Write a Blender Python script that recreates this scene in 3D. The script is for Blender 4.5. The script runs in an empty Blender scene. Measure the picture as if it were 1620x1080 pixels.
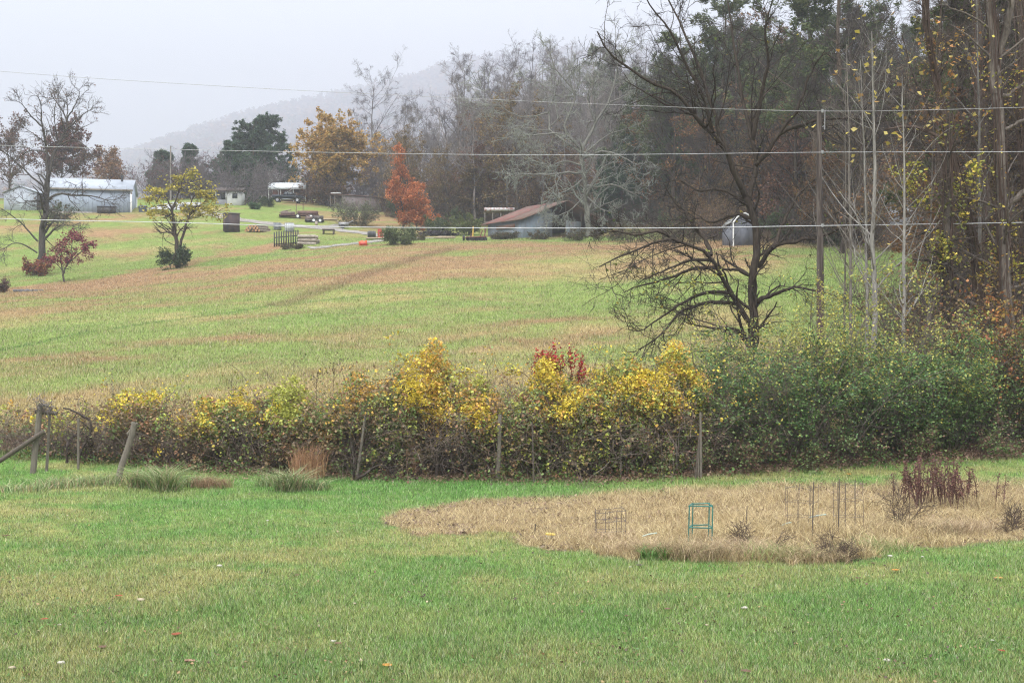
import bpy, math, random
import numpy as np
from mathutils import Vector
PI = math.pi
D = bpy.data
sc = bpy.context.scene
C = sc.collection
F, CX, HR, ZC = 1955.0, 810.0, 575.0, 3.0        # focal length in photo pixels, centre column, horizon row, eye height

# ------------------------------------------------------------------ numeric helpers
RT = np.random.default_rng(5).random((256, 256))
def vn(x, y, s, seed=0):
    x = np.asarray(x, float) / s + seed * 17.3; y = np.asarray(y, float) / s + seed * 7.9
    xi = np.floor(x).astype(int); yi = np.floor(y).astype(int); fx = x - xi; fy = y - yi
    fx = fx * fx * (3 - 2 * fx); fy = fy * fy * (3 - 2 * fy)
    g = lambda a, b: RT[a & 255, b & 255]
    return (g(xi, yi) * (1 - fx) + g(xi + 1, yi) * fx) * (1 - fy) + (g(xi, yi + 1) * (1 - fx) + g(xi + 1, yi + 1) * fx) * fy
def fbm(x, y, s, seed=0, o=4):
    t = 0; a = .5; n = 0
    for k in range(o):
        t = t + a * vn(x, y, s / 2 ** k, seed + k); n += a; a *= .55
    return t / n
def ss(a, b, x):
    t = np.clip((np.asarray(x, float) - a) / (b - a), 0, 1); return t * t * (3 - 2 * t)
def mix(a, b, t):
    t = np.asarray(t, float)[..., None]; return np.asarray(a, float) * (1 - t) + np.asarray(b, float) * t
def nrm(v): return v / np.maximum(np.linalg.norm(v, axis=-1, keepdims=True), 1e-9)

# ------------------------------------------------------------------ terrain
PXT = [-900, -300, 0, 200, 400, 650, 800, 1000, 1200, 1400, 1620, 2000, 2600]
YT = [2, 12, 30, 36, 45, 60, 80, 100, 120, 140, 160, 185, 215, 260, 330, 450, 650]
ROWS = [
 [702,640,570,515,485,470,440,400,350,335,330,330,335,338],
 [702,636,560,503,476,467,418,362,325,318,322,326,330,334],
 [703,634,556,498,467,459,408,354,318,313,318,324,330,334],
 [702,634,554,494,458,446,410,358,322,316,318,324,330,334],
 [702,635,553,487,442,415,400,362,325,309,312,320,328,333],
 [702,637,552,482,434,400,384,374,352,335,322,312,312,318],
 [702,637,552,482,433,398,381,374,352,325,290,262,265,280],
 [700,638,555,485,432,402,386,374,345,310,258,215,215,240],
 [695,630,548,472,410,380,362,342,312,275,225,190,195,220],
 [692,626,548,470,420,384,350,315,275,230,190,160,165,195],
 [690,622,548,470,424,380,340,300,255,210,170,140,150,180],
 [690,622,545,465,418,370,330,290,245,200,160,130,140,170],
 [690,622,545,465,418,370,330,290,245,200,160,130,140,170]]
PXG = np.arange(-900, 2601, 20.0); YG = np.arange(2, 651, 1.0)
_z = np.zeros((len(PXT), len(YG)))
for i, r in enumerate(ROWS):
    zz = [0, 0, 0] + [ZC + (HR - rr) * y / F for rr, y in zip(r, YT[3:])]
    _z[i] = np.interp(YG, YT, zz)
ZG = np.stack([np.interp(PXG, PXT, _z[:, j]) for j in range(len(YG))], 1)
def blur(a, k, ax):
    p = [(0, 0), (0, 0)]; p[ax] = (k, k); b = np.pad(a, p, mode='edge'); n = a.shape[ax]
    return sum(np.take(b, range(i, i + n), axis=ax) for i in range(2 * k + 1)) / (2 * k + 1)
for _ in range(3):
    ZG = blur(ZG, 4, 0)
ZF = blur(blur(ZG, 2, 1), 2, 1); ZS = blur(blur(ZG, 6, 1), 6, 1)
w = ss(40, 70, YG)[None]; ZG = ZF * (1 - w) + ZS * w
ZG[:, YG < 28] = 0
def ground(x, y):
    x = np.asarray(x, float); y = np.asarray(y, float)
    yy = np.clip(y, 2, 649.9); px = np.clip(x / np.maximum(y, 12) * F + CX, -900, 2599.9)
    a = (px + 900) / 20; b = yy - 2; i = a.astype(int); j = b.astype(int)
    i = np.minimum(i, len(PXG) - 2); j = np.minimum(j, len(YG) - 2); fa = a - i; fb = b - j
    z = (ZG[i, j] * (1 - fa) + ZG[i + 1, j] * fa) * (1 - fb) + (ZG[i, j + 1] * (1 - fa) + ZG[i + 1, j + 1] * fa) * fb
    bump = (fbm(x, y, 6, 3, 3) - .5) * .35 * ss(38, 60, y) + (vn(x, y, 3.1, 8) - .5) * .06
    return z + bump
def gz(x, y): return float(ground(np.array([x]), np.array([y]))[0])
_YH = np.arange(8, 420, .2)
def hit(px, row):
    x = (px - CX) / F * _YH; z = ground(x, _YH); r = HR - (z - ZC) * F / _YH
    k = int(np.argmax(r <= row)) if (r <= row).any() else int(np.argmin(np.where(_YH < 260, r, 1e9))); return Vector((x[k], _YH[k], z[k]))
def P(px, row, y): return Vector(((px - CX) / F * y, y, ZC + (HR - row) * y / F))
def at(px, y):
    x = (px - CX) / F * y; return Vector((x, y, gz(x, y)))
def wood_y(px): return np.interp(px, [0, 480, 560, 620, 700, 800, 1000, 1080, 1150, 1400, 1620, 2600], [900, 400, 235, 190, 178, 174, 168, 140, 124, 114, 96, 90])
def hedge_y(px): return np.interp(px, [-600, 0, 300, 700, 1000, 1300, 1620, 2400], [37, 34.2, 32.4, 30.9, 31.0, 32.6, 34, 36])

GTOP = [(585, 818), (640, 806), (750, 790), (1000, 777), (1250, 771), (1700, 769), (2200, 766)]
GBOT = [(585, 820), (640, 838), (800, 850), (900, 872), (1000, 884), (1130, 890), (1250, 893), (1350, 884), (1450, 866), (1620, 855), (2200, 845)]
def garden(x, y):
    y = np.asarray(y, float); px = np.asarray(x) / np.maximum(y, 5) * F + CX; row = HR + ZC * F / np.maximum(y, 5)
    n = (fbm(x, y, .9, 21, 4) - .5) * 44
    top = np.interp(px, [p[0] for p in GTOP], [p[1] for p in GTOP]); bot = np.interp(px, [p[0] for p in GBOT], [p[1] for p in GBOT])
    return ss(-5, 9, row + n * .22 - top) * ss(-5, 8, bot - row - n) * ss(560, 640, px + n) * (y < 33)

def seg_d(x, y, pts):
    d = np.full(np.shape(x), 1e9)
    for (ax, ay), (bx, by) in zip(pts[:-1], pts[1:]):
        vx, vy = bx - ax, by - ay; t = np.clip(((x - ax) * vx + (y - ay) * vy) / (vx * vx + vy * vy), 0, 1)
        d = np.minimum(d, np.hypot(x - ax - t * vx, y - ay - t * vy))
    return d
SWALE = [tuple(hit(*p)[:2]) for p in [(-200, 470), (0, 458), (120, 452), (220, 436), (330, 408), (420, 392)]]
TRACK = [tuple(hit(*p)[:2]) for p in [(-300, 605), (0, 555), (200, 517), (380, 492), (550, 471), (700, 462)]]
TRK2 = [tuple(hit(*p)[:2]) for p in [(440, 482), (560, 440), (660, 408), (720, 392)]]
DRV = [[tuple(hit(*p)[:2]) for p in q] for q in ([(330, 340), (390, 349), (450, 355), (520, 352)], [(510, 361), (570, 368), (620, 374), (690, 376)], [(500, 392), (560, 383), (640, 374)])]
GREEN, TAN, RED, STRAW = (.105, .205, .045), (.345, .28, .125), (.30, .19, .105), (.36, .275, .17)
def gcol(x, y, jit=0):
    """base colour of the ground cover at a place (grass kinds, straw, leaf litter)"""
    x = np.asarray(x, float); y = np.asarray(y, float); px = x / np.maximum(y, 5) * F + CX
    # lawn
    n1 = fbm(x * .55, y, 2.4, 1, 4); n2 = fbm(x, y, .8, 5, 3)
    dry = ss(.40, .66, n1 * .62 + n2 * .32 + jit * 1.9) 
    lawn = mix(mix((.10, .21, .05), (.19, .265, .075), n2), TAN, dry * .68)
    wet = ss(24, 27.5, y) * ss(200, 60, np.abs(px - 560) * .35)
    lawn = mix(lawn, (.095, .215, .05), wet * .55)
    g = garden(x, y)
    strw = mix(mix(STRAW, (.25, .18, .11), fbm(x, y, 1.1, 11, 3)), (.16, .11, .07), ss(.55, .75, fbm(x, y, .6, 13, 2)) * .6)
    c = mix(lawn, strw, g)
    # hedge foot: leaf litter
    hy = hedge_y(px); f = ss(-.9, .3, y - hy + (fbm(x, y, .8, 15, 2) - .5) * 1.4) * ss(6, 3.5, y - hy)
    c = mix(c, mix((.16, .105, .075), (.10, .13, .045), ss(.5, .65, fbm(x, y, 1.3, 16, 2))), f)
    # field
    fd = ss(3.5, 6, y - hy)
    ye = y - .42 * (np.minimum(x, 12) + 12); a = fbm(x * .6 + 9, ye, 9, 31, 4); b = fbm(x * .8, ye, 2.6, 32, 4)
    gr = np.interp(ye, [30, 45, 52, 60, 72, 84, 112, 134, 146, 152, 170, 200], [.42, .36, .45, .64, .66, .46, .33, .40, .62, .72, .55, .5]) + .3 * ss(139, 146, y) * ss(156, 150, y)
    lf = ss(520, 330, px) * ss(118, 128, y); gr = gr * (1 - lf) + (.66 + (fbm(x * .7, ye, 3.2, 35, 3) - .5) * .55) * lf - .5 * ss(4.5, .5, seg_d(x, y, SWALE) + (b - .5) * 5)
    gr = gr + .35 * ss(1150, 1350, px) * ss(56, 66, y)
    gm = ss(.20, .80, (a - .5) * 1.0 + (b - .5) * .8 + gr + jit - .02)
    dryc = mix(TAN, RED, ss(.38, .66, fbm(x * .4, ye, 9, 37, 3) + .2 * ss(80, 105, ye)))
    fieldc = mix(dryc, mix((.13, .235, .06), (.225, .275, .08), b), gm * .92)
    fieldc = mix(fieldc, (.06, .125, .03), ss(.34, .1, seg_d(x, y, TRACK)) * .75)
    fieldc = mix(fieldc, (.15, .095, .055), ss(1.6, .3, seg_d(x, y, TRK2)) * .55)
    c = mix(c, fieldc, fd)
    wd = ss(-4, 3, y - wood_y(px) + (fbm(x, y, 6, 41, 3) - .5) * 12)
    c = mix(c, mix((.13, .08, .05), (.075, .06, .04), fbm(x, y, 3, 43, 3)), wd)
    return c

# ------------------------------------------------------------------ mesh builder
ORG = {}
class MB:
    def __init__(s): s.V = []; s.Fs = []; s.K = []; s.n = 0
    def add(s, V, faces, col=(.5, .5, .5)):
        V = np.asarray(V, np.float32).reshape(-1, 3); col = np.broadcast_to(np.asarray(col, np.float32), V.shape)
        s.V.append(V); s.K.append(col)
        for f in (faces if isinstance(faces, list) else [faces]):
            s.Fs.append(np.atleast_2d(np.asarray(f, np.int64)) + s.n)
        s.n += len(V); return s
    def tubes(s, Pn, R, sides=4, col=(.1, .08, .06), jit=.25, rng=None):
        Pn = np.asarray(Pn, float); R = np.asarray(R, float); B, N = Pn.shape[:2]
        if B == 0: return s
        T = nrm(np.gradient(Pn, axis=1)); mt = nrm(T.mean(1))
        ref = np.where(np.abs(mt[:, 2:3]) > .8, [[1., 0, 0]], [[0, 0, 1.]])[:, None]
        S = nrm(np.cross(T, np.broadcast_to(ref, T.shape))); U = np.cross(S, T)
        a = np.arange(sides) * 2 * PI / sides
        V = Pn[:, :, None] + R[:, :, None, None] * (np.cos(a)[:, None] * S[:, :, None] + np.sin(a)[:, None] * U[:, :, None])
        b = np.arange(B)[:, None, None] * N * sides; i = np.arange(N - 1)[None, :, None] * sides; j = np.arange(sides)[None, None]
        j2 = (j + 1) % sides
        Q = np.stack([b + i + j, b + i + j2, b + i + sides + j2, b + i + sides + j], -1).reshape(-1, 4)
        rr = rng or np.random.default_rng(B)
        k = np.broadcast_to(np.asarray(col, float), (B, 3))[:, None, None] * (1 + jit * (rr.random((B, N, sides, 1)) - .5) * 1.3)
        return s.add(V, Q, k.reshape(-1, 3))
    def leaves(s, rng, Cn, size, col, w=.32, up=.3, axis=None, fold=.12):
        Cn = np.asarray(Cn, float); n = len(Cn)
        if n == 0: return s
        size = np.broadcast_to(np.asarray(size, float), (n,))[:, None]
        nn = rng.normal(size=(n, 3)); nn[:, 2] = np.abs(nn[:, 2]) + up * 2; nn = nrm(nn)
        ax = rng.normal(size=(n, 3)) if axis is None else np.asarray(axis, float) + .35 * rng.normal(size=(n, 3))
        ax = nrm(ax - nn * (ax * nn).sum(1, keepdims=True)); bx = np.cross(nn, ax)
        dn = nn * size * fold
        V = np.stack([Cn - ax * size * .5, Cn + bx * size * w - dn + ax * size * .05, Cn + ax * size * .5, Cn - bx * size * w - dn + ax * size * .05], 1)
        i = np.arange(n)[:, None] * 4
        T = np.concatenate([i + np.array([[0, 1, 2]]), i + np.array([[0, 2, 3]])])
        col = np.broadcast_to(np.asarray(col, float), (n, 3))
        return s.add(V, T, np.repeat(col, 4, 0))
    def blades(s, rng, X, Y, Z, h, wd, col, lean=.35, seg=1):
        n = len(X); a = rng.random(n) * 2 * PI; l = rng.random(n) * 2 * PI; ln = lean * (.2 + rng.random(n)) * h
        b = np.stack([X, Y, Z - .01], 1); d = np.stack([np.cos(a), np.sin(a), 0 * a], 1) * wd[:, None] * .5
        o = np.stack([np.cos(l) * ln, np.sin(l) * ln, h], 1)
        if seg == 1:
            V = np.stack([b - d, b + d, b + o], 1); T = np.arange(n * 3).reshape(-1, 3)
            return s.add(V, T, np.repeat(col, 3, 0))
        m = b + o * np.array([.35, .35, .6]); tip = b + o * np.array([1.5, 1.5, .95])
        V = np.stack([b - d, b + d, m - d * .8, m + d * .8, tip], 1); i = np.arange(n)[:, None] * 5
        return s.add(V, [i + np.array([[0, 1, 3, 2]]), i + np.array([[2, 3, 4]])], np.repeat(col, 5, 0))
    def box(s, c, sz, rz=0, col=(.5, .5, .5), tilt=None):
        c = np.array(c, float); h = np.array(sz, float) / 2
        v = np.array([[x, y, z] for z in (-1, 1) for y in (-1, 1) for x in (-1, 1)], float) * h
        if tilt is not None: v = v @ np.array(tilt).T
        ca, sa = math.cos(rz), math.sin(rz); v = np.stack([v[:, 0] * ca - v[:, 1] * sa, v[:, 0] * sa + v[:, 1] * ca, v[:, 2]], 1) + c
        return s.add(v, [[0, 2, 3, 1], [4, 5, 7, 6], [0, 1, 5, 4], [2, 6, 7, 3], [0, 4, 6, 2], [1, 3, 7, 5]], col)
    def prism(s, poly, vec, col=(.5, .5, .5)):
        p = np.array([list(q) for q in poly], float); v = np.array(list(vec), float); n = len(p)
        s.add(np.concatenate([p, p + v]), [[[i, (i + 1) % n, n + (i + 1) % n, n + i]] for i in range(n)] + [[list(range(n))[::-1]], [list(range(n, 2 * n))]], col); return s
    def rod(s, a, b, r, r2=None, sides=8, col=(.5, .5, .5), jit=.1, n=2, wob=0, seed=1):
        a = np.array(list(a), float); b = np.array(list(b), float); r2 = r if r2 is None else r2
        t = np.linspace(0, 1, n)[:, None]; p = a + (b - a) * t
        if wob: p[1:-1] += np.random.default_rng(seed).normal(size=(n - 2, 3)) * wob
        n0 = s.n; s.tubes(p[None], (r + (r2 - r) * t[:, 0])[None], sides, col, jit)
        k = np.broadcast_to(np.asarray(col, np.float32), (2 * sides, 3)); V = s.V[-1]
        s.add(np.concatenate([V[:sides], V[-sides:]]), [[list(range(sides))[::-1]], [list(range(sides, 2 * sides))]], k); return s
    def build(s, name, m, parent=None, loc=None, flip=False):
        V = np.concatenate(s.V); K = np.concatenate(s.K)
        if parent is not None: o0 = ORG[parent.name]
        else: o0 = Vector(loc) if loc is not None else Vector((0, 0, 0))
        V = V - np.array(list(o0), np.float32)
        me = D.meshes.new(name); me.vertices.add(len(V)); me.vertices.foreach_set('co', V.astype(np.float32).ravel())
        lens = np.concatenate([np.full(len(f), f.shape[1]) for f in s.Fs]); lp = np.concatenate([f.ravel() for f in s.Fs])
        me.loops.add(len(lp)); me.loops.foreach_set('vertex_index', lp.astype(np.int32))
        me.polygons.add(len(lens)); me.polygons.foreach_set('loop_start', np.concatenate([[0], np.cumsum(lens)[:-1]]).astype(np.int32))
        me.update(calc_edges=True)
        a = me.color_attributes.new('Col', 'FLOAT_COLOR', 'POINT')
        a.data.foreach_set('color', np.concatenate([K, np.ones((len(K), 1))], 1).astype(np.float32).ravel())
        me.materials.append(m)
        o = D.objects.new(name, me); C.objects.link(o)
        if parent is not None: o.parent = parent
        else: o.location = o0
        ORG[o.name] = o0
        return o

def tag(o, label=None, cat=None, group=None, kind=None):
    for k, v in (('label', label), ('category', cat), ('group', group), ('kind', kind)):
        if v: o[k] = v
    return o
def thing(name, label, cat, loc, group=None):
    o = D.objects.new(name, None); C.objects.link(o); o.location = Vector(loc); o.empty_display_size = .2
    ORG[o.name] = Vector(loc); return tag(o, label, cat, group)
def dup(root, loc, rz=0, s=1.0, label=None, group=None, sz=None):
    r = root.copy(); C.objects.link(r); r.location = loc; r.rotation_euler = (0, 0, rz); r.scale = (s, s, sz or s)
    if label: r['label'] = label
    if group: r['group'] = group
    for ch in list(root.children):
        c = ch.copy(); C.objects.link(c); c.parent = r
    return r

# ------------------------------------------------------------------ materials
def newmat(name):
    m = D.materials.new(name); m.use_nodes = True; nt = m.node_tree; nt.nodes.clear()
    out = nt.nodes.new('ShaderNodeOutputMaterial'); return m, nt, out
def N(nt, t, **k):
    n = nt.nodes.new(t)
    for a, b in k.items():
        if a in n.inputs: n.inputs[a].default_value = b
        else: setattr(n, a, b)
    return n
def leafmat(name, trans=.3, gloss=.0):
    m, nt, out = newmat(name); L = nt.links.new
    a = N(nt, 'ShaderNodeAttribute', attribute_name='Col')
    d = N(nt, 'ShaderNodeBsdfDiffuse'); t = N(nt, 'ShaderNodeBsdfTranslucent'); x = N(nt, 'ShaderNodeMixShader', Fac=trans)
    L(a.outputs['Color'], d.inputs['Color']); L(a.outputs['Color'], t.inputs['Color'])
    L(d.outputs[0], x.inputs[1]); L(t.outputs[0], x.inputs[2]); sh = x
    if gloss:
        g = N(nt, 'ShaderNodeBsdfGlossy', Roughness=.45); y = N(nt, 'ShaderNodeMixShader', Fac=gloss)
        L(x.outputs[0], y.inputs[1]); L(g.outputs[0], y.inputs[2]); sh = y
    L(sh.outputs[0], out.inputs[0]); return m
def barkmat(name, scale=14):
    m, nt, out = newmat(name); L = nt.links.new
    a = N(nt, 'ShaderNodeAttribute', attribute_name='Col'); tc = N(nt, 'ShaderNodeTexCoord')
    mp = N(nt, 'ShaderNodeMapping'); mp.inputs['Scale'].default_value = (1, 1, .22); no = N(nt, 'ShaderNodeTexNoise', Scale=scale, Detail=5.0, Roughness=.65)
    L(tc.outputs['Object'], mp.inputs[0]); L(mp.outputs[0], no.inputs[0])
    r = N(nt, 'ShaderNodeMapRange'); r.inputs[1].default_value = .3; r.inputs[2].default_value = .7; r.inputs[3].default_value = .55; r.inputs[4].default_value = 1.5
    L(no.outputs[0], r.inputs[0]); v = N(nt, 'ShaderNodeVectorMath', operation='SCALE'); L(a.outputs['Color'], v.inputs[0]); L(r.outputs[0], v.inputs['Scale'])
    d = N(nt, 'ShaderNodeBsdfDiffuse'); L(v.outputs[0], d.inputs['Color'])
    b = N(nt, 'ShaderNodeBump', Strength=.5, Distance=.02); L(no.outputs[0], b.inputs['Height']); L(b.outputs[0], d.inputs['Normal'])
    L(d.outputs[0], out.inputs[0]); return m
def surf(name, col, col2=None, scale=3, rough=.8, metal=0, bump=.3, stretch=(1, 1, 1), ridge=None, lo=.4, hi=.65, ridge_amt=.6):
    """weathered surface: two colours mixed by noise; optional ridges (corrugation or boards) along an object axis"""
    m, nt, out = newmat(name); L = nt.links.new
    tc = N(nt, 'ShaderNodeTexCoord'); mp = N(nt, 'ShaderNodeMapping'); mp.inputs['Scale'].default_value = stretch
    no = N(nt, 'ShaderNodeTexNoise', Scale=scale, Detail=6.0, Roughness=.65); L(tc.outputs['Object'], mp.inputs[0]); L(mp.outputs[0], no.inputs[0])
    cr = N(nt, 'ShaderNodeValToRGB'); cr.color_ramp.elements[0].position = lo; cr.color_ramp.elements[1].position = hi
    cr.color_ramp.elements[0].color = (*col, 1); cr.color_ramp.elements[1].color = (*(col2 or [c * .8 for c in col]), 1)
    L(no.outputs[0], cr.inputs[0])
    p = N(nt, 'ShaderNodeBsdfPrincipled', Roughness=rough, Metallic=metal); L(cr.outputs[0], p.inputs['Base Color'])
    h = no.outputs[0]
    if ridge:
        axis, freq = ridge
        wv = N(nt, 'ShaderNodeTexWave', wave_type='BANDS', bands_direction=axis, Scale=freq, Distortion=.0); L(tc.outputs['Object'], wv.inputs[0])
        ad = N(nt, 'ShaderNodeMath', operation='MULTIPLY_ADD'); ad.inputs[1].default_value = ridge_amt * 4; L(wv.outputs['Fac'], ad.inputs[0]); L(no.outputs[0], ad.inputs[2]); h = ad.outputs[0]
    b = N(nt, 'ShaderNodeBump', Strength=bump, Distance=.05); L(h, b.inputs['Height']); L(b.outputs[0], p.inputs['Normal'])
    L(p.outputs[0], out.inputs[0]); return m
LEAF = leafmat('leaf', .3, .02); GRASS = leafmat('grass_blade', .28, .03); NEEDLE = leafmat('needle', .12)
BARK = barkmat('bark'); TWIG = leafmat('twig', 0)
def groundmat():
    m, nt, out = newmat('ground_cover'); L = nt.links.new
    a = N(nt, 'ShaderNodeAttribute', attribute_name='Col'); tc = N(nt, 'ShaderNodeTexCoord')
    no = N(nt, 'ShaderNodeTexNoise', Scale=9.0, Detail=8.0, Roughness=.75); L(tc.outputs['Object'], no.inputs[0])
    n2 = N(nt, 'ShaderNodeTexNoise', Scale=1.1, Detail=6.0, Roughness=.7); L(tc.outputs['Object'], n2.inputs[0])
    r = N(nt, 'ShaderNodeMapRange'); r.inputs[1].default_value = .3; r.inputs[2].default_value = .7; r.inputs[3].default_value = .35; r.inputs[4].default_value = 1.3
    L(no.outputs[0], r.inputs[0]); r2 = N(nt, 'ShaderNodeMapRange'); r2.inputs[1].default_value = .3; r2.inputs[2].default_value = .7; r2.inputs[3].default_value = .75; r2.inputs[4].default_value = 1.2
    L(n2.outputs[0], r2.inputs[0]); mu = N(nt, 'ShaderNodeMath', operation='MULTIPLY'); L(r.outputs[0], mu.inputs[0]); L(r2.outputs[0], mu.inputs[1])
    v = N(nt, 'ShaderNodeVectorMath', operation='SCALE'); L(a.outputs['Color'], v.inputs[0]); L(mu.outputs[0], v.inputs['Scale'])
    d = N(nt, 'ShaderNodeBsdfDiffuse'); L(v.outputs[0], d.inputs['Color'])
    b = N(nt, 'ShaderNodeBump', Strength=.8, Distance=.06); L(no.outputs[0], b.inputs['Height']); L(b.outputs[0], d.inputs['Normal'])
    L(d.outputs[0], out.inputs[0]); return m
GROUND = groundmat()

# ------------------------------------------------------------------ ground sheet
def grid_faces(a, b):
    i = np.arange(a - 1)[:, None] * b; j = np.arange(b - 1)[None]
    return np.stack([i + j, i + j + 1, i + b + j + 1, i + b + j], -1).reshape(-1, 4)
ys = np.concatenate([[-120, -60, -20, 0, 4, 8], np.arange(9, 36, .14), np.arange(36, 60, .25), np.arange(60, 130, .6), np.arange(130, 260, 1.2), np.arange(260, 640, 8)])
us = np.concatenate([np.linspace(-4200, -250, 40), np.linspace(-230, 1850, 520), np.linspace(1870, 5800, 40)])
Yg, Ug = np.meshgrid(ys, us, indexing='ij'); Xg = (Ug - CX) / F * np.maximum(Yg, 14)
Zg = ground(Xg, Yg); b = MB()
b.add(np.stack([Xg, Yg, Zg], -1), grid_faces(len(ys), len(us))[:, ::-1], gcol(Xg, Yg).reshape(-1, 3))
tag(b.build('ground', GROUND), kind='structure')

# distant wooded ridge
def crest(px): return np.interp(px, [-900, -300, 0, 100, 150, 200, 265, 310, 370, 450, 550, 650, 720, 900, 1200, 1800, 2600], [312, 306, 296, 280, 268, 252, 228, 210, 197, 178, 156, 130, 106, 92, 92, 100, 100])
us = np.linspace(-900, 2600, 180); ts = np.linspace(0, 1, 40)
Tg, Ug = np.meshgrid(ts, us, indexing='ij')
def ridge(u, t):
    y = 1150 + 2750 * t; row = 338 + (crest(u) - 338) * np.sin(np.clip(t, 0, 1) * PI / 2) ** 1.2
    x = (u - CX) / F * y; z = ZC + (HR - row) * y / F + (fbm(x, y, 300, 51, 3) - .5) * 50 * t
    return x, y, z
X, Y, Z = ridge(Ug, Tg); b = MB()
Xb, Yb, Zb = X[-1:] * 1.1, Y[-1:] + 350, Z[-1:] * .8
X, Y, Z = np.concatenate([X, Xb]), np.concatenate([Y, Yb]), np.concatenate([Z, Zb])
b.add(np.stack([X, Y, Z], -1), grid_faces(41, 180)[:, ::-1], (.12, .09, .075))
tag(b.build('hills', GROUND), kind='structure')
rng = np.random.default_rng(77); b = MB(); n = 11000
u = rng.uniform(-200, 1300, n); t = rng.random(n) ** .8; x, y, z = ridge(u, t)
pal = np.array([(.22, .12, .085), (.28, .15, .08), (.16, .125, .125), (.19, .15, .145), (.10, .12, .07), (.32, .17, .07)])
kc = pal[rng.choice(6, n, p=[.22, .15, .28, .2, .1, .05])]; h = rng.uniform(16, 34, n); m = 14
off = rng.normal(size=(n, m, 3)); off = off / np.linalg.norm(off, axis=-1, keepdims=True) * rng.random((n, m, 1)) ** .4
cc = np.stack([x, y, z + h * .6], -1)[:, None] + off * np.stack([h * .3, h * .3, h * .42], -1)[:, None]
b.leaves(rng, cc.reshape(-1, 3), np.repeat(rng.uniform(6, 11, n), m), np.repeat(kc, m, 0) * rng.uniform(.8, 1.2, (n * m, 1)), w=.5)
tr = np.stack([np.stack([x, y, z - 1], -1), np.stack([x, y, z + h * .8], -1)], 1)
b.tubes(tr, np.stack([h * .018, h * .008], 1), 3, (.10, .085, .08))
tag(b.build('distant_forest', LEAF), 'misty forest of russet and grey trees covering the distant ridge', 'forest', kind='stuff')

# ------------------------------------------------------------------ plant growing
def resample(pts, n):
    p = np.array([list(q) for q in pts], float); d = np.concatenate([[0], np.cumsum(np.linalg.norm(np.diff(p, axis=0), axis=1))])
    # Catmull-Rom through the joints
    q = np.concatenate([[2 * p[0] - p[1]], p, [2 * p[-1] - p[-2]]]); s = np.linspace(0, d[-1], n); k = np.clip(np.searchsorted(d, s, side='right') - 1, 0, len(p) - 2)
    t = ((s - d[k]) / np.maximum(d[k + 1] - d[k], 1e-6))[:, None]; a, b_, c, e = q[k], q[k + 1], q[k + 2], q[k + 3]
    return .5 * (2 * b_ + (c - a) * t + (2 * a - 5 * b_ + 4 * c - e) * t * t + (3 * b_ - a - 3 * c + e) * t ** 3)
def walk(rng, S, Dr, L, n, wob, trop):
    B = len(S); d = nrm(Dr); p = [S]; st = (L / (n - 1))[:, None]
    for i in range(n - 1):
        d = nrm(d + rng.normal(size=(B, 3)) * wob + np.asarray(trop)); p.append(p[-1] + d * st)
    return np.stack(p, 1)
def grow(rng, Pn, R, cnt, t=(.3, 1), ang=(35, 60), ln=.5, n=5, wob=.14, trop=(0, 0, .04), rr=.6, rmin=.004, lmin=.25, fall=.6, lvar=.35, flat=0):
    B, Np = Pn.shape[:2]
    L = np.linalg.norm(np.diff(Pn, axis=1), axis=2).sum(1)
    c = np.full(B, cnt) if np.isscalar(cnt) else np.asarray(cnt); c = np.maximum((c + rng.random(B)).astype(int), 0)
    ix = np.repeat(np.arange(B), c)
    if len(ix) == 0: return np.zeros((0, n, 3)), np.zeros((0, n))
    tt = rng.uniform(t[0], t[1], len(ix)); f = tt * (Np - 1); k = np.minimum(f.astype(int), Np - 2); fr = (f - k)
    S = Pn[ix, k] * (1 - fr)[:, None] + Pn[ix, k + 1] * fr[:, None]; T = nrm(Pn[ix, k + 1] - Pn[ix, k])
    r0 = R[ix, k] * (1 - fr) + R[ix, k + 1] * fr
    q = rng.normal(size=(len(ix), 3)); q[:, 2] *= (1 - flat); q = nrm(q - T * (q * T).sum(1, keepdims=True)); a = np.radians(rng.uniform(ang[0], ang[1], len(ix)))[:, None]
    Dr = np.cos(a) * T + np.sin(a) * q
    Lc = np.maximum(L[ix] * ln * (1 - fall * tt) * (1 + lvar * rng.normal(size=len(ix))), lmin)
    Pc = walk(rng, S, Dr, Lc, n, wob, trop)
    rs = np.maximum(r0 * rr, rmin); Rc = rs[:, None] * np.linspace(1, .28, n)[None]; Rc = np.maximum(Rc, rmin * .6)
    return Pc, Rc
def on_branches(rng, Pn, m, spread=.05, t=(.2, 1)):
    B, n = Pn.shape[:2]; ix = np.repeat(np.arange(B), m); f = rng.uniform(t[0], t[1], len(ix)) * (n - 1); k = np.minimum(f.astype(int), n - 2); fr = (f - k)[:, None]
    return Pn[ix, k] * (1 - fr) + Pn[ix, k + 1] * fr + rng.normal(size=(len(ix), 3)) * spread, nrm(Pn[ix, k + 1] - Pn[ix, k])
def shades(rng, n, cols, p=None, v=.35):
    c = np.array(cols, float)[rng.choice(len(cols), n, p=p)]; return c * (1 + v * (rng.random((n, 1)) - .5) * 2)

def limb_arr(limbs, n=12):
    return (np.stack([resample(l[0], n) for l in limbs]), np.stack([np.linspace(l[1], l[2], n) for l in limbs]))

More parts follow.
